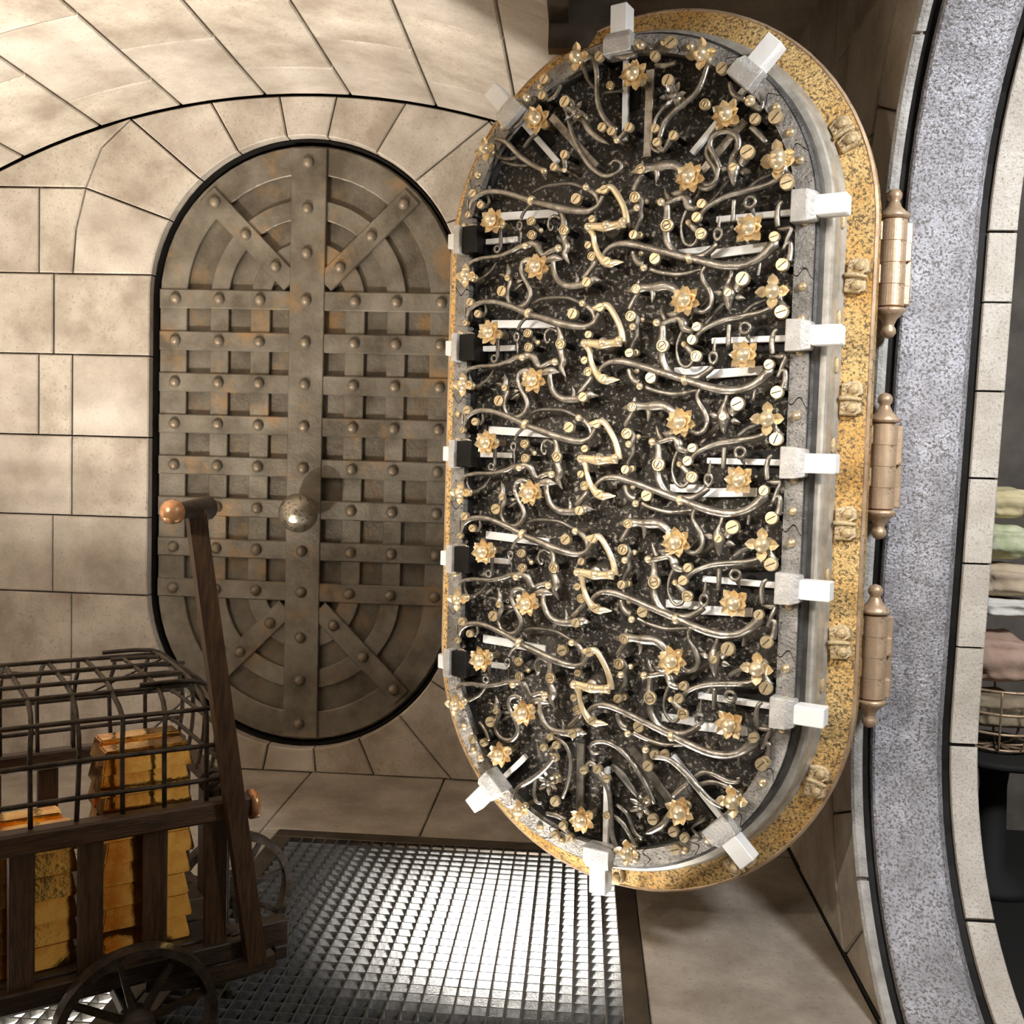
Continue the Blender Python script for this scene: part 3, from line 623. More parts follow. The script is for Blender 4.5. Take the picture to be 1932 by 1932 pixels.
# lock works drawn from one row and repeated five times, then the fans above and below
TG = {'A': ((850, 540), 9.66), 'B': ((1000, 540), 9.66), 'C': ((850, 640), 9.66), 'D': ((1160, 500), 9.66), 'E': ((1340, 500), 9.66), 'F': ((1160, 640), 9.66), 'G': ((1340, 600), 7.431), 'H': ((820, 500), 4.6)}
ARM = [  # tag, name, material, height, flattening, [(x, y, radius mm)...]
 ('A', 'lever_arm', 'pewter', .030, .8, [(300, 570, 5), (345, 440, 7), (460, 335, 8), (620, 285, 8), (820, 290, 8), (1050, 350, 8), (1250, 425, 8.5), (1440, 505, 9), (1750, 600, 10.5), (2060, 690, 11.5), (2330, 735, 10), (2480, 730, 8), (2620, 650, 7), (2710, 480, 7)]),
 ('A', 'link', 'pewter_dark', .005, .8, [(1430, 340, 4), (1650, 240, 6), (1930, 205, 6), (2150, 215, 6), (2330, 290, 6), (2410, 320, 7)]),
 ('B', 'link', 'pewter', .010, .8, [(950, 310, 9), (1070, 380, 9), (1150, 480, 8), (1180, 600, 7), (1150, 740, 5)]),
 ('B', 'brass_lever', 'brass_bright', .042, .8, [(1130, 400, 3), (1210, 395, 9), (1300, 380, 12), (1410, 350, 9), (1530, 510, 9), (1630, 710, 9), (1680, 900, 10), (1680, 1010, 12)]),
 ('B', 'brass_lever', 'brass_bright', .048, .8, [(960, 1040, 11), (1100, 1040, 10), (1300, 1060, 14), (1480, 1040, 11), (1660, 1010, 14)]),
 ('B', 'brass_lever', 'brass_bright', .036, .7, [(1000, 1050, 10), (1085, 1180, 9), (1110, 1350, 8), (1180, 1540, 9), (1290, 1680, 12), (1400, 1720, 12), (1480, 1705, 9), (1630, 1705, 1.5)]),
 ('A', 'eyelet_stem', 'pewter_dark', .02, 1, [(1400, 560, 5), (1290, 670, 5), (1225, 800, 5)]),
 ('A', 'spike', 'pewter', .0, 1, [(1225, 1000, 5), (1225, 1120, 4), (1222, 1270, 1)]),
 ('A', 'link', 'pewter_dark', .0, .8, [(1400, 855, 9), (1500, 930, 8), (1540, 990, 7), (1590, 1020, 8)]),
 ('B', 'scroll', 'pewter', .005, 1, [(490, 830, 5), (440, 790, 4.5), (370, 770, 4), (295, 830, 4), (270, 940, 4), (310, 1030, 4), (355, 1000, 3.5), (355, 950, 3)]),
 ('B', 'claw_lever', 'pewter', .012, .7, [(510, 700, 8), (560, 880, 11), (550, 1050, 15), (560, 1200, 10), (610, 1350, 14), (570, 1480, 10), (610, 1580, 6), (655, 1660, 1.5)]),
 ('C', 'lever_arm', 'pewter', .015, .8, [(260, 650, 4), (330, 550, 6), (520, 495, 6.5), (800, 480, 6.5), (1040, 410, 7), (1200, 330, 8), (1310, 325, 11), (1430, 285, 11), (1520, 330, 12), (1580, 450, 11), (1650, 500, 8), (1770, 440, 8), (1880, 410, 9)]),
 ('C', 'return_spring', 'pewter_dark', -.01, .8, [(350, 600, 4), (360, 720, 5), (430, 880, 5), (560, 820, 5), (700, 700, 5), (790, 560, 4)]),
 ('C', 'curled_lever', 'pewter', .018, .8, [(1470, 595, 6), (1370, 560, 7), (1260, 620, 7), (1225, 760, 7), (1290, 920, 7), (1375, 1080, 8), (1400, 1220, 8), (1320, 1370, 8), (1180, 1425, 7), (1050, 1370, 7), (985, 1230, 7), (1010, 1060, 8), (1045, 960, 9), (1000, 870, 12), (1010, 760, 9), (985, 625, 1.5)]),
 ('C', 'leaf', 'pewter', .010, .5, [(960, 850, 7), (900, 820, 6), (830, 800, 1)]),
 ('C', 'leaf', 'pewter', .004, .5, [(1110, 940, 3), (1180, 950, 9), (1265, 930, 1)]),
 ('C', 'leaf', 'pewter', .004, .5, [(1100, 1100, 2), (1180, 1040, 6), (1270, 985, 1)]),
 ('H', 'leaf', 'pewter', .012, .6, [(900, 960, 4), (960, 925, 11), (1020, 915, 12), (1085, 930, 2)]),
 ('H', 'claw_lever', 'pewter', .014, .75, [(1000, 940, 8), (1005, 1030, 9), (1040, 1110, 10), (1110, 1160, 11), (1200, 1165, 11), (1290, 1150, 14), (1350, 1125, 13), (1380, 1130, 8), (1418, 1135, 1)]),
 ('H', 'spike', 'pewter', .014, .8, [(1200, 1165, 9), (1208, 1110, 6), (1193, 1045, 1)]),
 ('H', 'spike', 'pewter', .012, .8, [(1280, 1160, 9), (1288, 1190, 6), (1290, 1222, 1)]),
 ('H', 'link', 'pewter', .008, .8, [(1255, 1110, 9), (1310, 1050, 9), (1360, 980, 9), (1350, 930, 12)]),
 ('A', 'hook', 'pewter', .02, 1, [(395, 890, 5), (405, 1000, 5), (400, 1100, 5), (385, 1190, 5), (350, 1275, 5)]),
 ('A', 'hook', 'pewter', .02, .7, [(270, 870, 2), (350, 850, 6), (440, 870, 2)]),
 ('A', 'hook', 'pewter_dark', .015, 1, [(660, 170, 5), (655, 250, 5), (640, 340, 5), (650, 460, 5), (590, 560, 5)]),
 ('A', 'spring_wire', 'pewter', .02, 1, [(270, 390, 3), (268, 480, 3), (270, 570, 3)]),
 ('A', 'bracket', 'pewter_dark', .01, 1, [(862, 930, 6), (862, 1100, 6), (860, 1330, 6)]),
 # right half
 ('F', 'lever_arm', 'pewter', .030, .8, [(-320, 680, 6), (-240, 520, 7), (-100, 425, 8), (60, 400, 9), (250, 425, 9.5), (450, 480, 9.5), (750, 575, 9.5), (1050, 670, 9.5), (1300, 745, 10), (1600, 840, 11), (1900, 915, 11.5), (2130, 935, 11), (2330, 910, 10), (2520, 835, 10), (2680, 720, 13), (2790, 600, 15), (2840, 500, 9)]),
 ('D', 'claw_lever', 'pewter', .02, .75, [(1160, 520, 11), (1090, 450, 12), (980, 390, 13), (860, 385, 15), (740, 400, 15), (650, 410, 12), (570, 410, 11), (470, 420, 14), (370, 440, 15), (270, 470, 8), (195, 490, 1)]),
 ('D', 'spike', 'pewter', .018, .8, [(680, 420, 12), (700, 540, 8), (690, 610, 6), (675, 690, 1)]),
 ('D', 'spike', 'pewter', .018, .8, [(400, 400, 10), (420, 330, 5), (432, 260, 1)]),
 ('D', 'link', 'pewter', .012, .8, [(430, 510, 9), (340, 650, 8), (255, 810, 8)]),
 ('D', 'link', 'pewter_dark', .012, .8, [(330, 900, 12), (410, 980, 9), (400, 1080, 10), (400, 1190, 8), (410, 1290, 7), (340, 1420, 7), (300, 1530, 6)]),
 ('D', 'curved_stem', 'pewter', .012, .9, [(1430, 740, 7), (1490, 830, 7), (1610, 855, 7), (1730, 770, 7.5), (1770, 620, 8), (1720, 450, 8), (1620, 300, 7.5), (1590, 150, 7), (1660, 10, 7)]),
 ('D', 'leaf', 'pewter', .016, .6, [(1250, 850, 8), (1120, 885, 12), (1020, 900, 9), (940, 885, 1)]),
 ('D', 'lever_arm', 'pewter', .015, .8, [(800, 1080, 8), (920, 1050, 8), (1080, 990, 8), (1180, 980, 10), (1250, 1080, 14), (1260, 1150, 11), (1390, 1190, 8), (1490, 1130, 9)]),
 ('D', 'spike', 'pewter', .010, .7, [(930, 1010, 10), (870, 900, 8), (830, 770, 1)]),
 ('D', 'lever_arm', 'pewter', .024, .8, [(1420, 1430, 6), (1500, 1300, 7), (1600, 1190, 7), (1790, 1080, 7), (1990, 1000, 7.5), (2240, 945, 8), (2540, 890, 8), (2750, 830, 8.5), (2890, 740, 9), (2960, 620, 9), (3000, 530, 7)]),
 ('E', 'screw_arm', 'pewter', .022, .8, [(1270, 540, 7), (1275, 640, 7), (1320, 740, 10), (1350, 820, 16)]),
 ('E', 'leaf_lever', 'pewter', .022, .6, [(390, 60, 5), (385, 170, 6), (330, 320, 7), (320, 420, 14), (330, 520, 19), (330, 620, 15), (335, 740, 9), (350, 850, 1)]),
 ('E', 'leaf', 'pewter', .012, .5, [(250, 530, 4), (160, 500, 9), (60, 490, 1)]),
 ('E', 'leaf', 'pewter', .012, .5, [(430, 600, 4), (520, 590, 10), (640, 615, 1)]),
 ('E', 'screw_arm', 'pewter', .016, .8, [(460, 470, 10), (530, 370, 14), (580, 260, 20)]),
 ('D', 'brace', 'pewter_dark', -.03, .5, [(1640, 1090, 6), (1800, 900, 6), (1990, 680, 6)]),
 ('D', 'brace', 'pewter_dark', -.03, .5, [(1330, 1070, 5), (1460, 880, 5), (1720, 620, 4)]),
 ('E', 'brace', 'pewter_dark', -.02, .5, [(590, 900, 7), (760, 740, 7), (1060, 620, 6)]),
 ('D', 'lever_post', 'pewter', .012, .8, [(870, 1100, 10), (880, 1230, 10), (870, 1350, 13), (870, 1480, 18), (860, 1620, 11), (880, 1760, 11), (950, 1900, 11), (1060, 2010, 11), (1250, 2070, 11), (1480, 2060, 10), (1650, 1970, 9), (1790, 1850, 8)]),
 ('D', 'spike', 'pewter', .015, .8, [(1800, 1600, 6), (1815, 1470, 4), (1828, 1330, 1)]),
 ('D', 'spring_wire', 'pewter', .012, 1, [(1225, 1215, 5), (1150, 1400, 4), (1130, 1600, 4), (1180, 1780, 5), (1290, 1860, 5), (1390, 1810, 5), (1425, 1700, 4)]),
 ('D', 'link', 'pewter', .01, .8, [(1260, 1440, 9), (1350, 1530, 9), (1480, 1660, 12)]),
 ('E', 'bracket', 'pewter', .01, 1, [(345, 1080, 7), (335, 1300, 7), (325, 1480, 7)]),
 ('E', 'spike', 'pewter_dark', .012, .8, [(660, 1230, 9), (690, 1310, 6), (725, 1410, 1)]),
 ('E', 'hook', 'pewter', .02, 1, [(1230, 1170, 5), (1170, 1220, 6), (1130, 1340, 7), (1125, 1480, 8), (1140, 1630, 8)]),
 ('G', 'hook', 'pewter', .02, .8, [(860, 535, 2), (960, 540, 7), (1060, 535, 5), (1010, 660, 6), (945, 830, 4), (1000, 740, 5), (1050, 760, 7), (1045, 900, 8), (1020, 990, 10)]),
 ('G', 'peg', 'pewter', .012, 1, [(625, 980, 5), (615, 1080, 5), (600, 1160, 5)]),
 ('F', 'link', 'pewter', .012, .8, [(260, 540, 9), (290, 660, 9), (360, 760, 10), (450, 790, 10)]),
 ('F', 'lever_arm', 'pewter', .0, .8, [(560, 870, 8), (680, 920, 7), (900, 975, 7), (1100, 1000, 7), (1300, 970, 6), (1510, 930, 5)]),
]
SCR = [  # tag, x, y, radius mm, height, kind (s slot, r ringed, b stud)
 ('A', 350, 290, 15, .035, 's'), ('A', 490, 500, 14, .03, 's'), ('A', 265, 670, 11, .03, 's'), ('A', 1400, 855, 15, .03, 'r'), ('A', 1415, 1110, 15, .04, 'r'), ('A', 1300, 1300, 12, .035, 'b'),
 ('B', 770, 500, 19, .025, 's'), ('B', 950, 310, 12, .03, 'b'), ('B', 1060, 880, 13, .02, 's'), ('B', 990, 1350, 13, .025, 's'), ('B', 1055, 1555, 15, .028, 'r'), ('B', 545, 1050, 17, .03, 'r'), ('B', 450, 1380, 13, .035, 'b'),
 ('B', 1275, 385, 14, .055, 's'), ('B', 1610, 990, 14, .058, 'b'), ('B', 1310, 1030, 14, .058, 'b'), ('B', 985, 1040, 13, .056, 'b'), ('B', 1325, 1675, 14, .048, 's'),
 ('C', 980, 890, 11, .034, 's'), ('C', 875, 1120, 19, .03, 's'), ('H', 1285, 1145, 16, .03, 's'), ('A', 1590, 1025, 9, .01, 'b'),
 ('D', 385, 430, 15, .036, 'r'), ('D', 285, 930, 18, .03, 'r'), ('D', 325, 1125, 12, .03, 'b'), ('D', 260, 1600, 15, .025, 's'), ('D', 760, 1050, 13, .032, 'b'), ('D', 1490, 1120, 15, .03, 's'), ('D', 1400, 1360, 16, .034, 's'),
 ('D', 865, 1470, 21, .026, 'r'), ('D', 1480, 1660, 18, .026, 'r'), ('D', 1260, 1440, 10, .018, 'b'), ('D', 500, 1000, 10, .0, 'b'), ('D', 370, 1600, 12, .0, 's'),
 ('E', 1290, 850, 21, .04, 's'), ('E', 320, 500, 13, .036, 's'), ('E', 580, 245, 22, .04, 's'), ('G', 820, 650, 16, .045, 's'), ('G', 930, 1040, 20, .034, 's'),
 ('F', 450, 860, 12, .028, 'b'), ('F', 650, 700, 19, .025, 's'), ('F', 400, 580, 9, .0, 'b'), ('G', 180, 1000, 8, .0, 'b'),
]
RINGS = [('A', 1205, 920, 13, .022, 1.35), ('A', 800, 1320, 15, .02, 1), ('D', 1795, 1690, 17, .024, 1.35), ('E', 640, 1150, 22, .024, 1), ('A', 395, 780, 6, .02, 1), ('C', 1150, 830, 8, .01, 1)]
FLW = [('A', 690, 835, 'rosette', .085, .95), ('C', 1490, 745, 'rosette', .075, .95), ('C', 225, 830, 'star', .075, .85), ('D', 1265, 640, 'rosette', .05, 1.0), ('E', 1135, 480, 'star', .05, 1.05), ('E', 610, 1640, 'square', .05, 1.0)]
FLAT = [('A', 740, 690, 1900, 690, 14, -.045), ('G', -60, 790, 730, 730, 14, -.045), ('F', 1080, 590, 1700, 560, 13, -.046)]
def tp(t, x, y, d, T=TG): o, s = T[t]; return DP(o[0] + x / s, o[1] + y / s, d)
def flat_mesh(a, b, w, m='steel_white'):
    t = (b - a).normalized(); n = Vector((-t.y, t.x, 0)) * w
    return prism('flat_bar', [tuple((a + n).xy), tuple((b + n).xy), tuple((b - n).xy), tuple((a - n).xy)], a.z - .01, a.z, m, 0, .0015)
def ring_mesh(r, el, m='pewter'):
    V, Fc = [], []; n, k = 16, 6
    for i in range(n):
        a = 2 * math.pi * i / n
        for j in range(k):
            b = 2 * math.pi * j / k; rr = r * (.72 + .28 * math.cos(b))
            V.append((rr * math.cos(a), rr * math.sin(a) * el, r * .4 * math.sin(b)))
    for i in range(n):
        for j in range(k): Fc.append((i * k + j, i * k + (j + 1) % k, ((i + 1) % n) * k + (j + 1) % k, ((i + 1) % n) * k + j))
    return new_mesh('eyelet', V, Fc, m, True)
random.seed(11)
arms = [(n, sweep(n, [tp(t, x, y, h) for x, y, r in pts], [r * .00118 for x, y, r in pts], m, Vector((0, 0, 1)), 8, fl_, 4)) for t, n, m, h, fl_, pts in ARM]
flats = [flat_mesh(tp(t, x0, y0, d), tp(t, x1, y1, d), w * .001) for t, x0, y0, x1, y1, w, d in FLAT]
rings = [(tp(t, x, y, h), ring_mesh(r * .001, el)) for t, x, y, r, h, el in RINGS]
collars = [(tp('A', 1420, 490, .03), .35), (tp('F', 1275, 750, .03), -.3)]
COLLAR = lathe('collar', [(.0155, -.008), (.017, -.004), (.017, .004), (.0155, .008)], 'brass_bright', 14)
SPACER = lathe('barrel', [(.030, PL), (.030, -.02), (.026, -.012), (.020, -.010), (.020, .03), (.016, .034)], 'pewter', 18)
for k in range(5):
    dv = ROWV * (1 - k)
    for n, me in arms: vadd(n, me, (0, dv, 0))
    for me in flats: vadd('flat_bar', me, (0, dv, 0))
    for p, me in rings: vadd('eyelet', me, (p.x, p.y + dv, p.z))
    for p, a in collars:
        o = vadd('collar', COLLAR, (p.x, p.y + dv, p.z)); o.rotation_euler = (0, math.pi / 2, 0); o.rotation_euler = (Matrix.Rotation(-a, 3, 'Z') @ Matrix.Rotation(math.pi / 2, 3, 'Y')).to_euler()
    p = tp('B', 1400, 1050, .0); vadd('barrel', SPACER, (p.x, p.y + dv, 0))
    for t, x, y, r, h, kd in SCR:
        p = tp(t, x, y, h)
        if kd == 'b': stud(p.x, p.y + dv, h, r * .001)
        else: screw(p.x, p.y + dv, h, r * .001, kd == 'r')
    for t, x, y, kd, h, s in FLW:
        p = tp(t, x, y, h); flower(kd, p.x, p.y + dv, h, s, random.uniform(-.1, .1) if kd != 'star' else 0)
FAN = [
 ('A', 'lever_arm', 'pewter', .02, .8, [(1000, 290, 8), (1070, 260, 9), (1105, 380, 9), (1110, 580, 9), (1160, 710, 9), (1250, 800, 10)]),
 ('A', 'link', 'pewter_dark', .01, .8, [(1010, 330, 8), (1040, 420, 8), (1090, 490, 6)]),
 ('A', 'link', 'pewter', .01, .8, [(1140, 770, 10), (1210, 800, 11), (1260, 860, 9), (1335, 780, 12)]),
 ('A', 'lever_arm', 'pewter', .02, .8, [(1915, 310, 8), (1840, 510, 10), (1690, 640, 10), (1600, 740, 10), (1560, 860, 9)]),
 ('A', 'lever_arm', 'pewter', .02, .8, [(360, 860, 7), (440, 880, 9), (540, 980, 9), (640, 1050, 9), (730, 1095, 9)]),
 ('A', 'return_spring', 'pewter_dark', .0, .8, [(355, 900, 7), (380, 980, 7), (470, 1005, 7), (545, 975, 5)]),
 ('A', 'return_spring', 'pewter_dark', .0, .8, [(410, 1020, 5), (520, 1050, 6), (620, 1050, 4)]),
 ('A', 'scroll', 'pewter', .015, .8, [(880, 640, 6), (925, 820, 9), (985, 950, 9), (1070, 1070, 9), (1170, 1130, 8), (1265, 1095, 7), (1285, 1040, 6), (1235, 1015, 5), (1200, 1050, 4)]),
 ('A', 'leaf', 'pewter', .012, .6, [(990, 700, 8), (1050, 790, 12), (1120, 855, 10), (1200, 900, 1)]),
 ('A', 'hook', 'pewter', .01, .8, [(845, 465, 7), (805, 540, 8), (745, 580, 6)]),
 ('A', 'hook', 'pewter', .01, .8, [(1235, 255, 6), (1310, 262, 9), (1395, 230, 8)]),
 ('A', 'hook', 'pewter', .01, .8, [(1530, 315, 6), (1600, 325, 9), (1685, 300, 8)]),
 ('A', 'hook', 'pewter', .01, .8, [(600, 640, 6), (560, 730, 7), (500, 780, 6)]),
 ('A', 'bracket', 'pewter_dark', .0, .8, [(1150, 530, 7), (1230, 510, 7), (1290, 510, 7)]),
 ('A', 'bracket', 'pewter_dark', .0, .8, [(570, 930, 8), (620, 860, 8), (670, 820, 8)]),
 ('A', 'link', 'pewter', .01, .8, [(790, 1060, 9), (870, 1085, 9), (865, 970, 11)]),
 ('A', 'screw_arm', 'pewter', .012, .8, [(870, 590, 14), (940, 660, 10)]),
 ('A', 'screw_arm', 'pewter', .012, .8, [(1620, 430, 16), (1670, 545, 10), (1540, 700, 6), (1500, 900, 5), (1560, 960, 4)]),
 ('A', 'link', 'pewter', .01, .8, [(1540, 880, 10), (1590, 945, 9), (1660, 830, 12)]),
 ('A', 'ring_scroll', 'pewter', .01, .8, [(1480, 160, 5), (1500, 190, 8), (1550, 160, 3)]),
 ('B', 'hook', 'pewter', .01, .8, [(525, 445, 6), (555, 530, 9), (640, 575, 8)]),
 ('B', 'hook', 'pewter', .01, .8, [(680, 770, 8), (730, 815, 9), (795, 885, 7)]),
 ('B', 'curled_lever', 'pewter', .02, .8, [(460, 1070, 8), (430, 1000, 8), (385, 910, 9), (410, 835, 10), (500, 800, 10), (580, 840, 10), (590, 920, 10), (550, 1000, 12), (555, 1070, 16), (550, 1180, 2)]),
 ('B', 'curled_lever', 'pewter', .015, .8, [(300, 1130, 7), (340, 1190, 9), (420, 1170, 9), (450, 1060, 8)]),
 ('B', 'leaf', 'pewter', .01, .5, [(600, 1060, 4), (640, 1090, 10), (680, 1085, 1)]),
 ('B', 'link', 'pewter', .01, .8, [(675, 580, 12), (740, 640, 10), (770, 600, 6), (740, 520, 3)]),
 ('B', 'screw_arm', 'pewter', .014, .8, [(930, 1040, 8), (930, 1090, 10), (960, 1150, 16)]),
 ('C', 'lever_arm', 'pewter', .02, .8, [(1040, 510, 6), (1130, 570, 7), (1180, 700, 7), (1165, 880, 7), (1110, 1040, 6)]),
 ('C', 'lever_arm', 'pewter', .03, .8, [(1040, 680, 9), (950, 790, 9), (830, 885, 9), (725, 950, 8), (690, 1050, 7)]),
 ('C', 'lever_arm', 'pewter', .02, .8, [(1380, 790, 9), (1450, 870, 9), (1510, 980, 9), (1530, 1150, 9), (1540, 1350, 9), (1580, 1480, 9)]),
 ('C', 'scroll', 'pewter', .01, .8, [(1440, 640, 4), (1380, 650, 5), (1350, 610, 6), (1380, 560, 7), (1480, 550, 8), (1600, 610, 8), (1720, 740, 8), (1820, 900, 8), (1910, 1090, 7)]),
 ('C', 'leaf', 'pewter_dark', .005, .6, [(1540, 750, 10), (1620, 830, 14), (1700, 940, 12), (1760, 1030, 4)]),
 ('C', 'link', 'pewter', .005, .8, [(1470, 1190, 7), (1550, 1190, 8), (1650, 1280, 9), (1750, 1460, 7)]),
 ('C', 'hook', 'pewter', .01, .8, [(390, 375, 6), (440, 450, 7), (475, 540, 6)]),
 ('C', 'hook', 'pewter', .01, .8, [(970, 1170, 8), (1060, 1190, 10), (1140, 1230, 8)]),
 ('C', 'hook', 'pewter', .01, .8, [(880, 860, 6), (865, 980, 7), (885, 1070, 7), (930, 1080, 5)]),
 ('C', 'link', 'pewter', .01, .8, [(940, 600, 10), (960, 530, 8), (1000, 510, 10)]),
 ('C', 'link', 'pewter', .01, .8, [(1050, 580, 11), (1000, 640, 10), (1040, 690, 11)]),
 ('C', 'link', 'pewter', .01, .8, [(1290, 800, 11), (1360, 730, 9), (1410, 790, 12), (1490, 870, 11)]),
 ('C', 'link', 'pewter', .01, .8, [(1110, 1280, 11), (1170, 1350, 8), (1180, 1400, 11)]),
 ('C', 'spike', 'pewter', .01, .8, [(940, 740, 7), (900, 620, 4), (885, 540, 1)]),
 ('D', 'lever_arm', 'pewter', .03, .8, [(365, 570, 9), (470, 590, 9), (580, 680, 10), (690, 800, 10), (780, 890, 9), (870, 940, 8)]),
 ('D', 'link', 'pewter', .01, .8, [(660, 720, 7), (720, 685, 8), (800, 700, 8), (890, 745, 8), (970, 755, 6), (975, 720, 7)]),
 ('D', 'link', 'pewter', .01, .8, [(700, 770, 7), (790, 755, 8), (900, 790, 9), (985, 840, 7)]),
 ('D', 'link', 'pewter', .01, .8, [(315, 640, 14), (300, 560, 9), (300, 520, 10)]),
 ('D', 'leaf', 'pewter', .01, .6, [(490, 960, 8), (430, 1060, 12), (350, 1110, 10), (300, 1130, 3)]),
 ('D', 'hook', 'pewter', .01, .8, [(90, 920, 6), (170, 990, 7), (220, 1120, 7), (280, 1170, 7)]),
 ('D', 'bracket', 'pewter', .0, .8, [(500, 860, 9), (560, 800, 9), (610, 770, 9)]),
 ('D', 'hook', 'pewter_dark', .01, .8, [(620, 1170, 6), (700, 1160, 8), (640, 1090, 4), (740, 1020, 6)]),
]
FANS = [('A', 1120, 255, 16, 's'), ('A', 720, 420, 17, 's'), ('A', 595, 555, 15, 'b'), ('A', 705, 540, 15, 's'), ('A', 870, 585, 20, 's'), ('A', 1140, 770, 15, 's'), ('A', 1210, 800, 15, 's'), ('A', 1335, 770, 15, 's'), ('A', 1250, 870, 11, 'b'), ('A', 1425, 180, 15, 'b'), ('A', 1640, 150, 20, 's'), ('A', 1525, 250, 16, 's'), ('A', 1620, 430, 20, 's'), ('A', 1530, 780, 14, 's'), ('A', 1540, 880, 14, 's'), ('A', 1660, 830, 15, 's'), ('A', 865, 970, 15, 's'), ('A', 790, 1060, 14, 's'), ('A', 720, 1095, 12, 'b'), ('A', 870, 1085, 9, 'b'), ('A', 1200, 465, 13, 'r'),
 ('B', 470, 340, 19, 's'), ('B', 675, 580, 17, 'b'), ('B', 710, 710, 17, 's'), ('B', 860, 695, 22, 's'), ('B', 650, 950, 21, 's'), ('B', 945, 1160, 21, 's'), ('B', 550, 1060, 12, 's'), ('B', 345, 605, 17, 'r'),
 ('C', 320, 530, 15, 's'), ('C', 420, 560, 14, 's'), ('C', 400, 690, 14, 'b'), ('C', 1040, 1070, 18, 's'), ('C', 1110, 1280, 15, 's'), ('C', 1040, 1360, 15, 's'), ('C', 1170, 1390, 15, 's'), ('C', 1290, 800, 14, 's'), ('C', 1410, 790, 15, 's'), ('C', 1490, 870, 13, 's'), ('C', 940, 600, 13, 's'), ('C', 1050, 580, 14, 's'), ('C', 1040, 690, 14, 's'), ('C', 1000, 510, 12, 's'), ('C', 1490, 1190, 13, 'r'),
 ('D', 315, 640, 18, 's'), ('D', 365, 560, 16, 's'), ('D', 435, 555, 15, 's'), ('D', 350, 1030, 18, 's'), ('D', 500, 1120, 17, 's'), ('D', 580, 1165, 15, 's'), ('D', 515, 1250, 18, 's'), ('D', 300, 520, 12, 'b'), ('D', 1170, 610, 18, 's')]
FANF = [('A', 1370, 385, 'rosette', 1, .06), ('A', 660, 710, 'rosette', 1, .06), ('A', 955, 260, 'star', .95, .05), ('A', 290, 935, 'star', .85, .05), ('A', 940, 660, 'lily', 1, .03), ('A', 1665, 545, 'lily', 1.05, .03),
 ('B', 500, 680, 'square', 1, .05), ('B', 320, 240, 'star', 1, .05), ('B', 880, 990, 'star', 1.05, .05), ('C', 555, 665, 'rosette', .95, .06), ('C', 1270, 1235, 'rosette', .95, .06), ('C', 725, 1145, 'star', .8, .05), ('C', 1665, 1510, 'star', .9, .05), ('C', 985, 905, 'lily', 1, .02), ('C', 1790, 1110, 'lily', 1, .02), ('D', 545, 970, 'square', 1, .05), ('D', 930, 895, 'star', 1.05, .05)]
for t, n, m, h, fl_, pts in FAN: vadd(n, sweep(n, [tp(t, x, y, h, ARCB) for x, y, r in pts], [r * .00105 for x, y, r in pts], m, Vector((0, 0, 1)), 8, fl_, 4))
for t, x, y, r, kd in FANS:
    p = tp(t, x, y, .03, ARCB); (stud(p.x, p.y, .03, r * .001) if kd == 'b' else screw(p.x, p.y, .03, r * .001, kd == 'r'))
for t, x, y, kd, s, h in FANF: p = tp(t, x, y, h, ARCB); flower(kd, p.x, p.y, h, s, random.uniform(0, 1) if kd != 'star' else random.uniform(-.2, .2))
for t, x0, y0, x1, y1 in (('A', 1492, 350, 1470, 990), ('A', 770, 690, 1100, 1060), ('B', 640, 720, 330, 1090), ('C', 1265, 560, 1255, 1190), ('D', 190, 500, 480, 900)):
    vadd('flat_bar', flat_mesh(tp(t, x0, y0, -.035, ARCB), tp(t, x1, y1, -.035, ARCB), .014, 'pewter'))

# clamps on the golden rim
CLP = prism('clamp', [(-.012, .004), (.038, .004), (.052, .016), (.050, .040), (.036, .054), (.010, .052), (-.012, .044)], -.012, .014, 'clamp', 0, .004)
CLB = sweep('clamp_bar', [Vector((-.014, 0, .014)), Vector((.02, .002, .02)), Vector((.052, -.003, .016))], [.007, .008, .006], 'clamp', Vector((0, 0, 1)), 6, 1, 2)
CRV = lathe('clamp_rivet', [(.0165, 0), (.016, .006), (.011, .012), (.003, .014)], 'clamp', 12)
for px, py, tw in ((1568, 268, .1), (1578, 522, -.15), (1568, 752, -.05), (1553, 985, 0), (1546, 1208, .1), (1518, 1462, .2), (1400, 1632, .1), (1150, 1660, 0)):
    p = DP(px, py, -.155); cy = max(min(p.y, HV), -HV); a = math.atan2(p.y - cy, p.x)
    rr = RV + .078
    c = vadd('rim_clamp', CLP, (rr * math.cos(a), cy + rr * math.sin(a), -.155), a + tw)
    o = add('clamp_plate', CLP, c, (0, -.056, 0)); o.scale = (1, 1, 1)
    add('clamp_bar', CLB, c)
    for y in (.030, -.028): add('clamp_rivet', CRV, c, (.026, y, .013))
SLOT = lathe('rim_boss', [(.010, 0), (.009, .005), (.004, .008)], 'clamp', 10)
for px, py in ((1558, 420), (1556, 602), (1552, 690), (1543, 840), (1540, 1085), (1530, 1290)):
    p = DP(px, py, -.13); o = vadd('rim_boss', SLOT, (RV + .052, p.y, -.128), None, (1, 2.6, 1)); o.rotation_euler = (0, .9, 0)

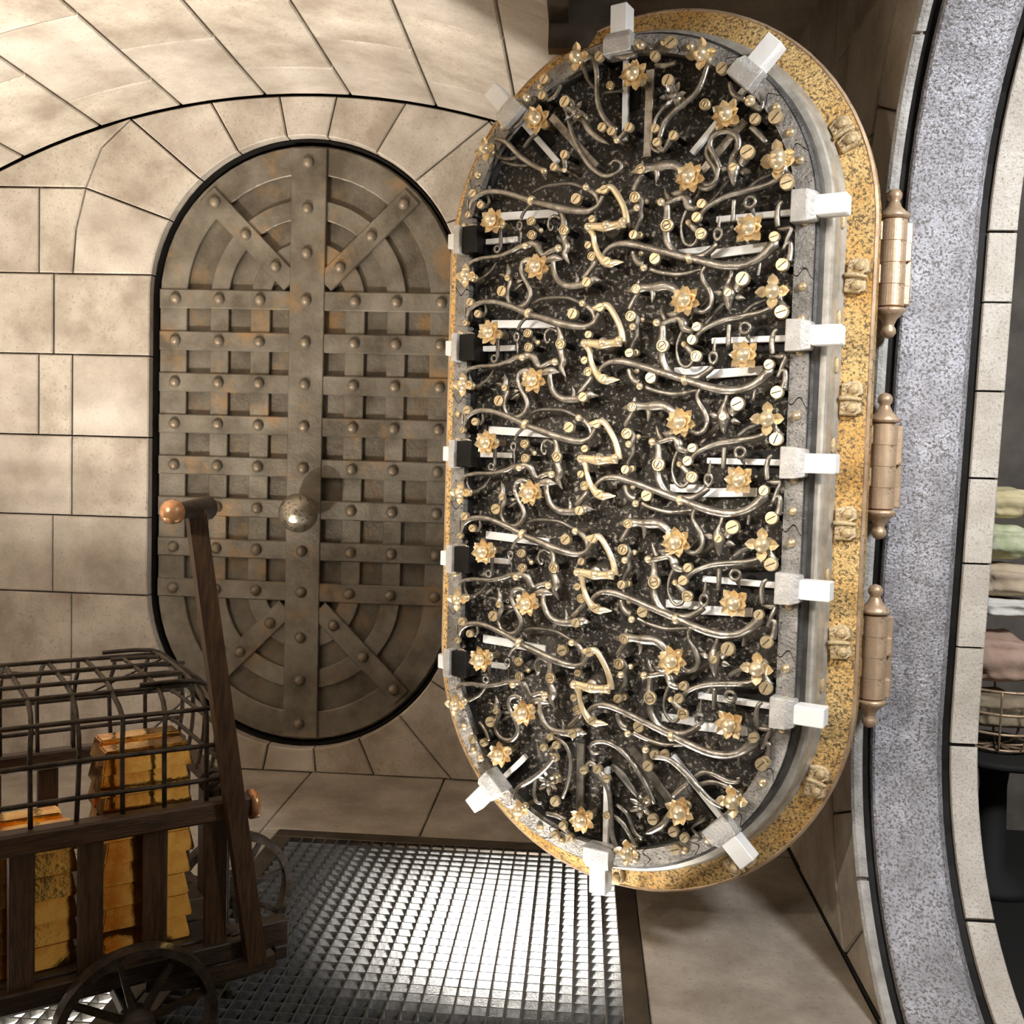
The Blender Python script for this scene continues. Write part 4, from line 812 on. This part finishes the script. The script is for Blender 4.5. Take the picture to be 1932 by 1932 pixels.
# hinges of the vault door
inv = vd.matrix_world.inverted()
def wadd(name, me, loc, par, rot=None):
    o = add(name, me); o.matrix_world = Matrix.Translation(loc) @ (rot.to_4x4() if rot else Matrix.Identity(4)); o.parent = par
    o.matrix_parent_inverse = par.matrix_world.inverted() if par is vd else Matrix.Translation(-Vector(par.location)); return o
KN = lathe('knuckle', [(.0405, -.0335), (.043, -.0325), (.043, .0325), (.0405, .0335)], 'hinge', 36, 'z', False)
FIN = lathe('finial', [(.030, 0), (.048, .004), (.049, .014), (.036, .026), (.024, .038), (.017, .054), (.016, .058), (.022, .068), (.023, .080), (.016, .092), (.003, .097)], 'hinge', 20)
HB = box_mesh('hinge_barrel', -.03, .03, -.03, .03, -.134, .134, 'hinge')
HB = lathe('hinge_barrel', [(.034, -.136), (.034, .136)], 'hinge', 16)
bpy.context.view_layer.update()
for px, py in ((1682, 498), (1664, 880), (1646, 1238)):
    r = ray(px, py); P = EYE + r * (.945 / r.x)
    hb = wadd('hinge', HB, P, vd)
    bpy.context.view_layer.update()
    def hadd(n, me, off, flip=False):
        o = add(n, me); o.parent = hb; o.location = (hb.matrix_world.inverted() @ (P + Vector(off)))
        q = hb.matrix_world.to_3x3().inverted(); o.rotation_euler = (q @ (Matrix.Rotation(math.pi, 3, 'X') if flip else Matrix.Identity(3))).to_euler(); return o
    for i in range(4): hadd('knuckle', KN, (0, 0, -.1005 + .067 * i))
    hadd('finial', FIN, (0, 0, .136)); hadd('finial', FIN, (0, 0, -.136), True)
    lf = hadd('hinge_leaf', box_mesh('hinge_leaf', -.062, -.040, .0, .05, -.13, .13, 'hinge', .003), (0, 0, 0))
    lf2 = hadd('hinge_leaf', box_mesh('hinge_leaf', .038, .062, .0, .08, -.13, .13, 'hinge', .003), (0, 0, 0))
    for i, z in enumerate((.1, -.034)): hadd('hinge_lug', box_mesh('hinge_lug', -.055, -.02, -.02, .03, z - .030, z + .030, 'hinge', .003), (0, 0, 0))
    for i, z in enumerate((.034, -.1)): hadd('hinge_lug', box_mesh('hinge_lug', .02, .055, -.02, .03, z - .030, z + .030, 'hinge', .003), (0, 0, 0))

# ------------------------------------------------------------------ wheeled cart with wire cage
KX = Vector((-.888, 2.62, 0)); LL = Vector((.797, .604, 0)).normalized(); WW = Vector((-LL.y, LL.x, 0))
CM = Matrix(((LL.x, WW.x, 0, KX.x), (LL.y, WW.y, 0, KX.y), (0, 0, 1, 0), (0, 0, 0, 1)))
ct = tag(empty('cart'), 'dark wooden slatted cart with wire cage and tall pole handle holding gold bars', 'cart'); ct.matrix_world = CM
CI = CM.inverted()
CW, CL, ZR, ZB2 = .66, 1.12, .702, .33       # width, length, rail height, bed height
def kadd(n, me, loc=(0, 0, 0), rot=None): return add(n, me, ct, loc, rot)
def kbox(n, x0, x1, y0, y1, z0, z1, m='wood_dark', b=.004): return kadd(n, box_mesh(n, x0, x1, y0, y1, z0, z1, m, b))
for y in (-.03, CW - .02): kbox('top_rail', -CL, .02, y, y + .05, ZR - .035, ZR + .02, 'wood_rail', .006); kbox('lower_rail', -CL, .0, y + .005, y + .045, ZB2 - .05, ZB2, 'wood_dark')
kbox('end_rail', -.03, .015, .0, CW, ZR - .03, ZR + .015, 'wood'); kbox('end_rail', -.03, .0, .0, CW, ZB2 - .05, ZB2, 'wood_dark'); kbox('end_rail', -CL, -CL + .04, .0, CW, ZR - .03, ZR + .015, 'wood')
for i in range(5): kbox('bed_board', -CL + .02, -.02, .02 + i * .126, .02 + i * .126 + .118, ZB2 - .02, ZB2 + .005)
for x in (-.075, -.232, -.389, -.546, -.703, -.86, -1.017):
    for y in (-.012, CW): kbox('side_slat', x - .030, x + .030, y, y + .018, ZB2 - .03, ZR - .02, 'wood', .003)
for y in (.13, .33, .53): kbox('end_slat', -.02, -.003, y - .03, y + .03, ZB2 - .03, ZR - .02)
# pole with a cross handle; its foot runs out past the bed
foot = CI @ Vector((-.8245, 2.5755, .27)); 
rb = ray(365, 963); npl = WW; tt = ((CM @ Vector((0, -.03, 0))) - EYE).dot(npl) / rb.dot(npl); top = CI @ (EYE + rb * tt)
foot.y = -.045; top.y = -.045
kadd('handle_pole', sweep('handle_pole', [foot, foot.lerp(top, .5), top], [.036, .035, .032], 'wood', Vector((0, 1, 0)), 4, .8, 3, False, True))
kadd('handle_bar', sweep('handle_bar', [top + Vector((-.06, -.04, .0)), top + Vector((.0, .0, .006)), top + Vector((.04, .03, .006))], [.020, .024, .032], 'wood_dark', Vector((0, 0, 1)), 12, 1, 3))
kadd('handle_knob', lathe('handle_knob', [(.004, -.03), (.02, -.026), (.029, -.012), (.031, 0), (.028, .014), (.018, .026), (.003, .031)], 'copper', 18), top + Vector((-.068, -.045, 0)))
for s, z0, z1 in ((0, ZB2, ZB2 - .2),):
    kadd('pole_foot', sweep('pole_foot', [foot + Vector((-.28, .03, .0)), foot + Vector((-.1, .0, -.01)), foot + Vector((.05, 0, .0))], [.022, .024, .026], 'wood_dark', Vector((0, 0, 1)), 4, 1, 3, False, True))
for x, m_ in ((-.03, 'copper'), (.022, 'copper')):
    kadd('rail_ferrule', sweep('rail_ferrule', [Vector((x - .010, -.008, ZR - .008)), Vector((x + .010, -.008, ZR - .008))], [.040, .040], m_, Vector((0, 0, 1)), 12, 1))
for i in range(4):
    kadd('rope_wrap', sweep('rope_wrap', [Vector((-.02 + .012 * math.cos(a), .05 + .045 * i + .02 * math.sin(a * .5), ZR + .0 + .030 * math.sin(a))) + Vector((.022 * math.cos(a), .004 * a, 0)) for a in [q * math.pi / 4 for q in range(10)]], .008, 'wire', Vector((0, 1, 0)), 6, 1, 2))
# wire cage
prof = [(.0, ZR), (.0, .89), (.02, .962), (.08, 1.005), (.18, 1.023), (.48, 1.023), (.58, 1.005), (.64, .962), (CW, .89), (CW, ZR)]
rw_ = .0065
for i in range(10):
    x = -.105 - .104 * i
    kadd('cage_hoop', sweep('cage_hoop', [Vector((x + random.uniform(-.006, .006), y, z)) for y, z in prof], rw_, 'wire', Vector((1, 0, 0)), 6, 1, 2))
def end_x(z, y):   # the cage end bulges and rounds off
    return -.02 - .10 * max(0, (z - .92) / .145) ** 2
for y in (.10, .22, .34, .46, .58):
    zt = 1.065
    kadd('end_wire', sweep('end_wire', [Vector((-.03, y, ZR)), Vector((-.012, y, .80)), Vector((-.012, y, .90)), Vector((-.045, y, .98)), Vector((-.11, y, 1.021)), Vector((-.25, y, 1.024))], rw_, 'wire', Vector((0, 1, 0)), 6, 1, 3))
for z in (.778, .870, .962):
    x1 = end_x(z, 0); o = .02 if z > .94 else -.006
    kadd('cage_wire', sweep('cage_wire', [Vector((-CL, o, z)), Vector((-.5, o, z + .004)), Vector((-.08, o, z)), Vector((x1 - .008, o + .03, z)), Vector((x1, .12, z)), Vector((x1, CW - .12, z)), Vector((x1 - .008, CW - o - .03, z)), Vector((-.08, CW - o, z)), Vector((-CL, CW - o, z))], rw_, 'wire', Vector((0, 0, 1)), 6, 1, 4))
for y, z in ((.10, 1.012), (.18, 1.027), (.33, 1.028), (.48, 1.027), (.57, 1.010)):
    kadd('cage_wire', sweep('cage_wire', [Vector((-CL, y, z)), Vector((-.6, y, z + .003)), Vector((-.12, y, z))], rw_, 'wire', Vector((0, 0, 1)), 6, 1, 3))
# wheels
WR = .20
def wheel(px, py, Wd):
    n = WW; p = at_plane(px, py, CM @ Vector((0, Wd, 0)), n); p.z = WR; p = CI @ p
    V, Fc = [], []; nn = 40; pr = [(WR, -.022), (WR, .022), (WR - .022, .022), (WR - .022, -.022)]
    for i in range(nn):
        a = 2 * math.pi * i / nn
        for r, y in pr: V.append((r * math.cos(a), y, r * math.sin(a)))
    for i in range(nn):
        j = (i + 1) % nn
        for q in range(4): Fc.append((i * 4 + q, i * 4 + (q + 1) % 4, j * 4 + (q + 1) % 4, j * 4 + q))
    w = kadd('wheel', new_mesh('wheel', V, Fc, 'wire'), p)
    for i in range(8):
        a = 2 * math.pi * (i + .3) / 8; c, s = math.cos(a), math.sin(a)
        add('spoke', sweep('spoke', [Vector((.03 * c, 0, .03 * s)), Vector(((WR - .015) * c, 0, (WR - .015) * s))], [.013, .010], 'wood_dark', Vector((0, 1, 0)), 4, .9, 1, False, True), w)
    add('hub', lathe('hub', [(.02, -.04), (.042, -.03), (.046, 0), (.042, .03), (.02, .04)], 'wood_dark', 16, 'y'), w)
    return p
w1 = wheel(257, 1945, -.07); w2 = wheel(437, 1690, .56)
kbox('axle', w1.x - .02, w1.x + .02, -.06, CW, WR - .02, WR + .02); kbox('axle', w2.x - .02, w2.x + .02, .1, CW, WR - .02, WR + .02)
for y in (.12, .50): kbox('chassis_beam', -CL, w2.x + .03, y, y + .05, WR + .0, ZB2 - .045)

# gold bars
BL, BH, BWd = .232, .0585, .095
def bar_mesh(l, w, h):
    t = .72
    V = [(-l / 2, -w / 2, 0), (l / 2, -w / 2, 0), (l / 2, w / 2, 0), (-l / 2, w / 2, 0)] + [(-l / 2 * .90, -w / 2 * t, h), (l / 2 * .90, -w / 2 * t, h), (l / 2 * .90, w / 2 * t, h), (-l / 2 * .90, w / 2 * t, h)]
    me = new_mesh('gold_bar', V, [(0, 1, 2, 3), (4, 5, 6, 7), (0, 1, 5, 4), (1, 2, 6, 5), (2, 3, 7, 6), (3, 0, 4, 7)], 'gold')
    bm = bmesh.new(); bm.from_mesh(me); bmesh.ops.bevel(bm, geom=list(bm.edges), offset=.004, segments=2, affect='EDGES'); bm.to_mesh(me); bm.free(); return me
BAR = bar_mesh(BL, BWd, BH)
ordn = ['bottom', 'second', 'third', 'fourth', 'fifth', 'sixth', 'seventh', 'eighth', 'topmost']
random.seed(3)
def stack(x, y, n, which, row, group):
    for i in range(n):
        dx, dy = random.uniform(-.008, .008), random.uniform(-.004, .004)
        o = add('gold_bar', BAR); o.matrix_world = CM @ Matrix.Translation((x + dx, y + dy, ZB2 + .0065 + i * (BH + .0005))) @ Matrix.Rotation(random.uniform(-.03, .03), 4, 'Z')
        pos = 'topmost' if i == n - 1 else (ordn[i] + (' from bottom' if i else ''))
        tag(o, f'gold bar, {pos}, {row} row of the {which}', 'gold bar', group)
stack(-.235, .10, 9, 'taller stack beside the pole', 'front', 'gold bars in the taller stack'); stack(-.235, .21, 9, 'taller stack beside the pole', 'rear', 'gold bars in the taller stack')
stack(-.525, .10, 6, 'lower stack at the left', 'front', 'gold bars in the lower stack'); stack(-.525, .21, 6, 'lower stack at the left', 'rear', 'gold bars in the lower stack')

# ------------------------------------------------------------------ the shop beyond the doorway
structure(add('wall_shop', box_mesh('wall_shop', 2.75, 2.9, 1.0, YW + .3, -.3, 3.75, 'shop')))
structure(add('wall_shop_end', box_mesh('wall_shop_end', XR + .45, 2.75, YW - .3, YW - .2, -.3, 3.75, 'shop')))
structure(add('ceiling_shop', box_mesh('ceiling_shop', XR + .55, 2.9, YN, YW + .1, 3.62, 3.75, 'shop')))
def blob(name, px, py, X, sx, sy, sz, m, seed, label, cat, fold=.25):
    r = ray(px, py); P = EYE + r * (X / r.x)
    bm = bmesh.new(); bmesh.ops.create_icosphere(bm, subdivisions=4, radius=1)
    rnd = random.Random(seed); ph = [rnd.uniform(0, 6) for _ in range(9)]
    for v in bm.verts:
        c = v.co.copy(); n = c.normalized()
        k = 1 + fold * .30 * math.sin(5 * n.x + 3 * n.z + ph[0]) * math.cos(4 * n.y + ph[1]) + fold * .24 * math.sin(9 * n.z + 4 * n.y + ph[2]) + fold * .10 * math.sin(17 * n.x + 11 * n.z + ph[3])
        q = [abs(t) ** .75 * (1 if t > 0 else -1) for t in n]
        v.co = Vector((q[0] * sx * k, q[1] * sy * k, q[2] * sz * (k if n.z > -.3 else 1)))
    me = bpy.data.meshes.new(name); bm.to_mesh(me); bm.free(); me.materials.append(M[m])
    for p in me.polygons: p.use_smooth = True
    o = add(name, me, None, P); tag(o, label, cat); return o
XS = 1.62
items = [('yellow_cap', 1888, 948, .10, .12, .055, 'cloth_yellow', 1, 'pale yellow folded cap on top of the shop pile', 'cap'),
 ('patterned_shirt', 1886, 1022, .12, .13, .060, 'cloth_green', 2, 'green and cream patterned shirt folded under the yellow cap', 'shirt'),
 ('folded_sweater', 1884, 1092, .13, .13, .060, 'cloth_beige', 3, 'beige folded sweater in the middle of the shop pile', 'sweater'),
 ('white_cap', 1884, 1143, .11, .12, .035, 'cloth_white', 4, 'white cap lying on the pink bag in the shop pile', 'cap'),
 ('drawstring_bag', 1876, 1238, .14, .14, .085, 'cloth_pink', 5, 'dusty pink drawstring bag in the lower shop pile', 'bag'),
 ('folded_blanket', 1874, 1335, .15, .14, .060, 'cloth_olive', 6, 'olive brown crumpled blanket at the bottom of the shop pile', 'blanket')]
for n, x, y, a, b, c, m, s, lb, cat in items: blob(n, x, y, XS + .05, a, b, c * 1.12, m, s, lb, cat, .3)
bs = tag(empty('wire_basket'), 'round wire basket holding the pile of folded clothes in the shop', 'basket')
r = ray(1880, 1372); bp_ = EYE + r * ((XS + .05) / r.x); bs.location = (bp_.x, bp_.y, bp_.z - .06)
def hoop(rad, z, t=.006): return sweep('basket_hoop', [Vector((rad * math.cos(a), rad * math.sin(a), z)) for a in [q * math.pi / 12 for q in range(25)]], t, 'hinge', Vector((0, 0, 1)), 6, 1, 2)
for rad, z in ((.13, .0), (.165, .07), (.185, .15), (.195, .24)): add('basket_hoop', hoop(rad, z), bs)
for q in range(10):
    a = q * math.pi / 5; c, s = math.cos(a), math.sin(a)
    add('basket_rib', sweep('basket_rib', [Vector((.02 * c, .02 * s, -.01)), Vector((.13 * c, .13 * s, 0)), Vector((.165 * c, .165 * s, .07)), Vector((.185 * c, .185 * s, .15)), Vector((.195 * c, .195 * s, .24))], .005, 'hinge', Vector((-s, c, 0)), 6, 1, 3), bs)
tb = tag(empty('display_table', (bs.location.x, bs.location.y, 0)), 'black pedestal display table under the clothes basket', 'table')
zt = bs.location.z - .017
add('tabletop', lathe('tabletop', [(.26, zt - .03), (.27, zt - .02), (.27, zt - .005), (.26, zt)], 'shop_black', 28), tb)
add('pedestal', lathe('pedestal', [(.18, .0), (.17, .03), (.06, .08), (.05, .4), (.06, zt - .06), (.12, zt - .03)], 'shop_black', 20), tb)
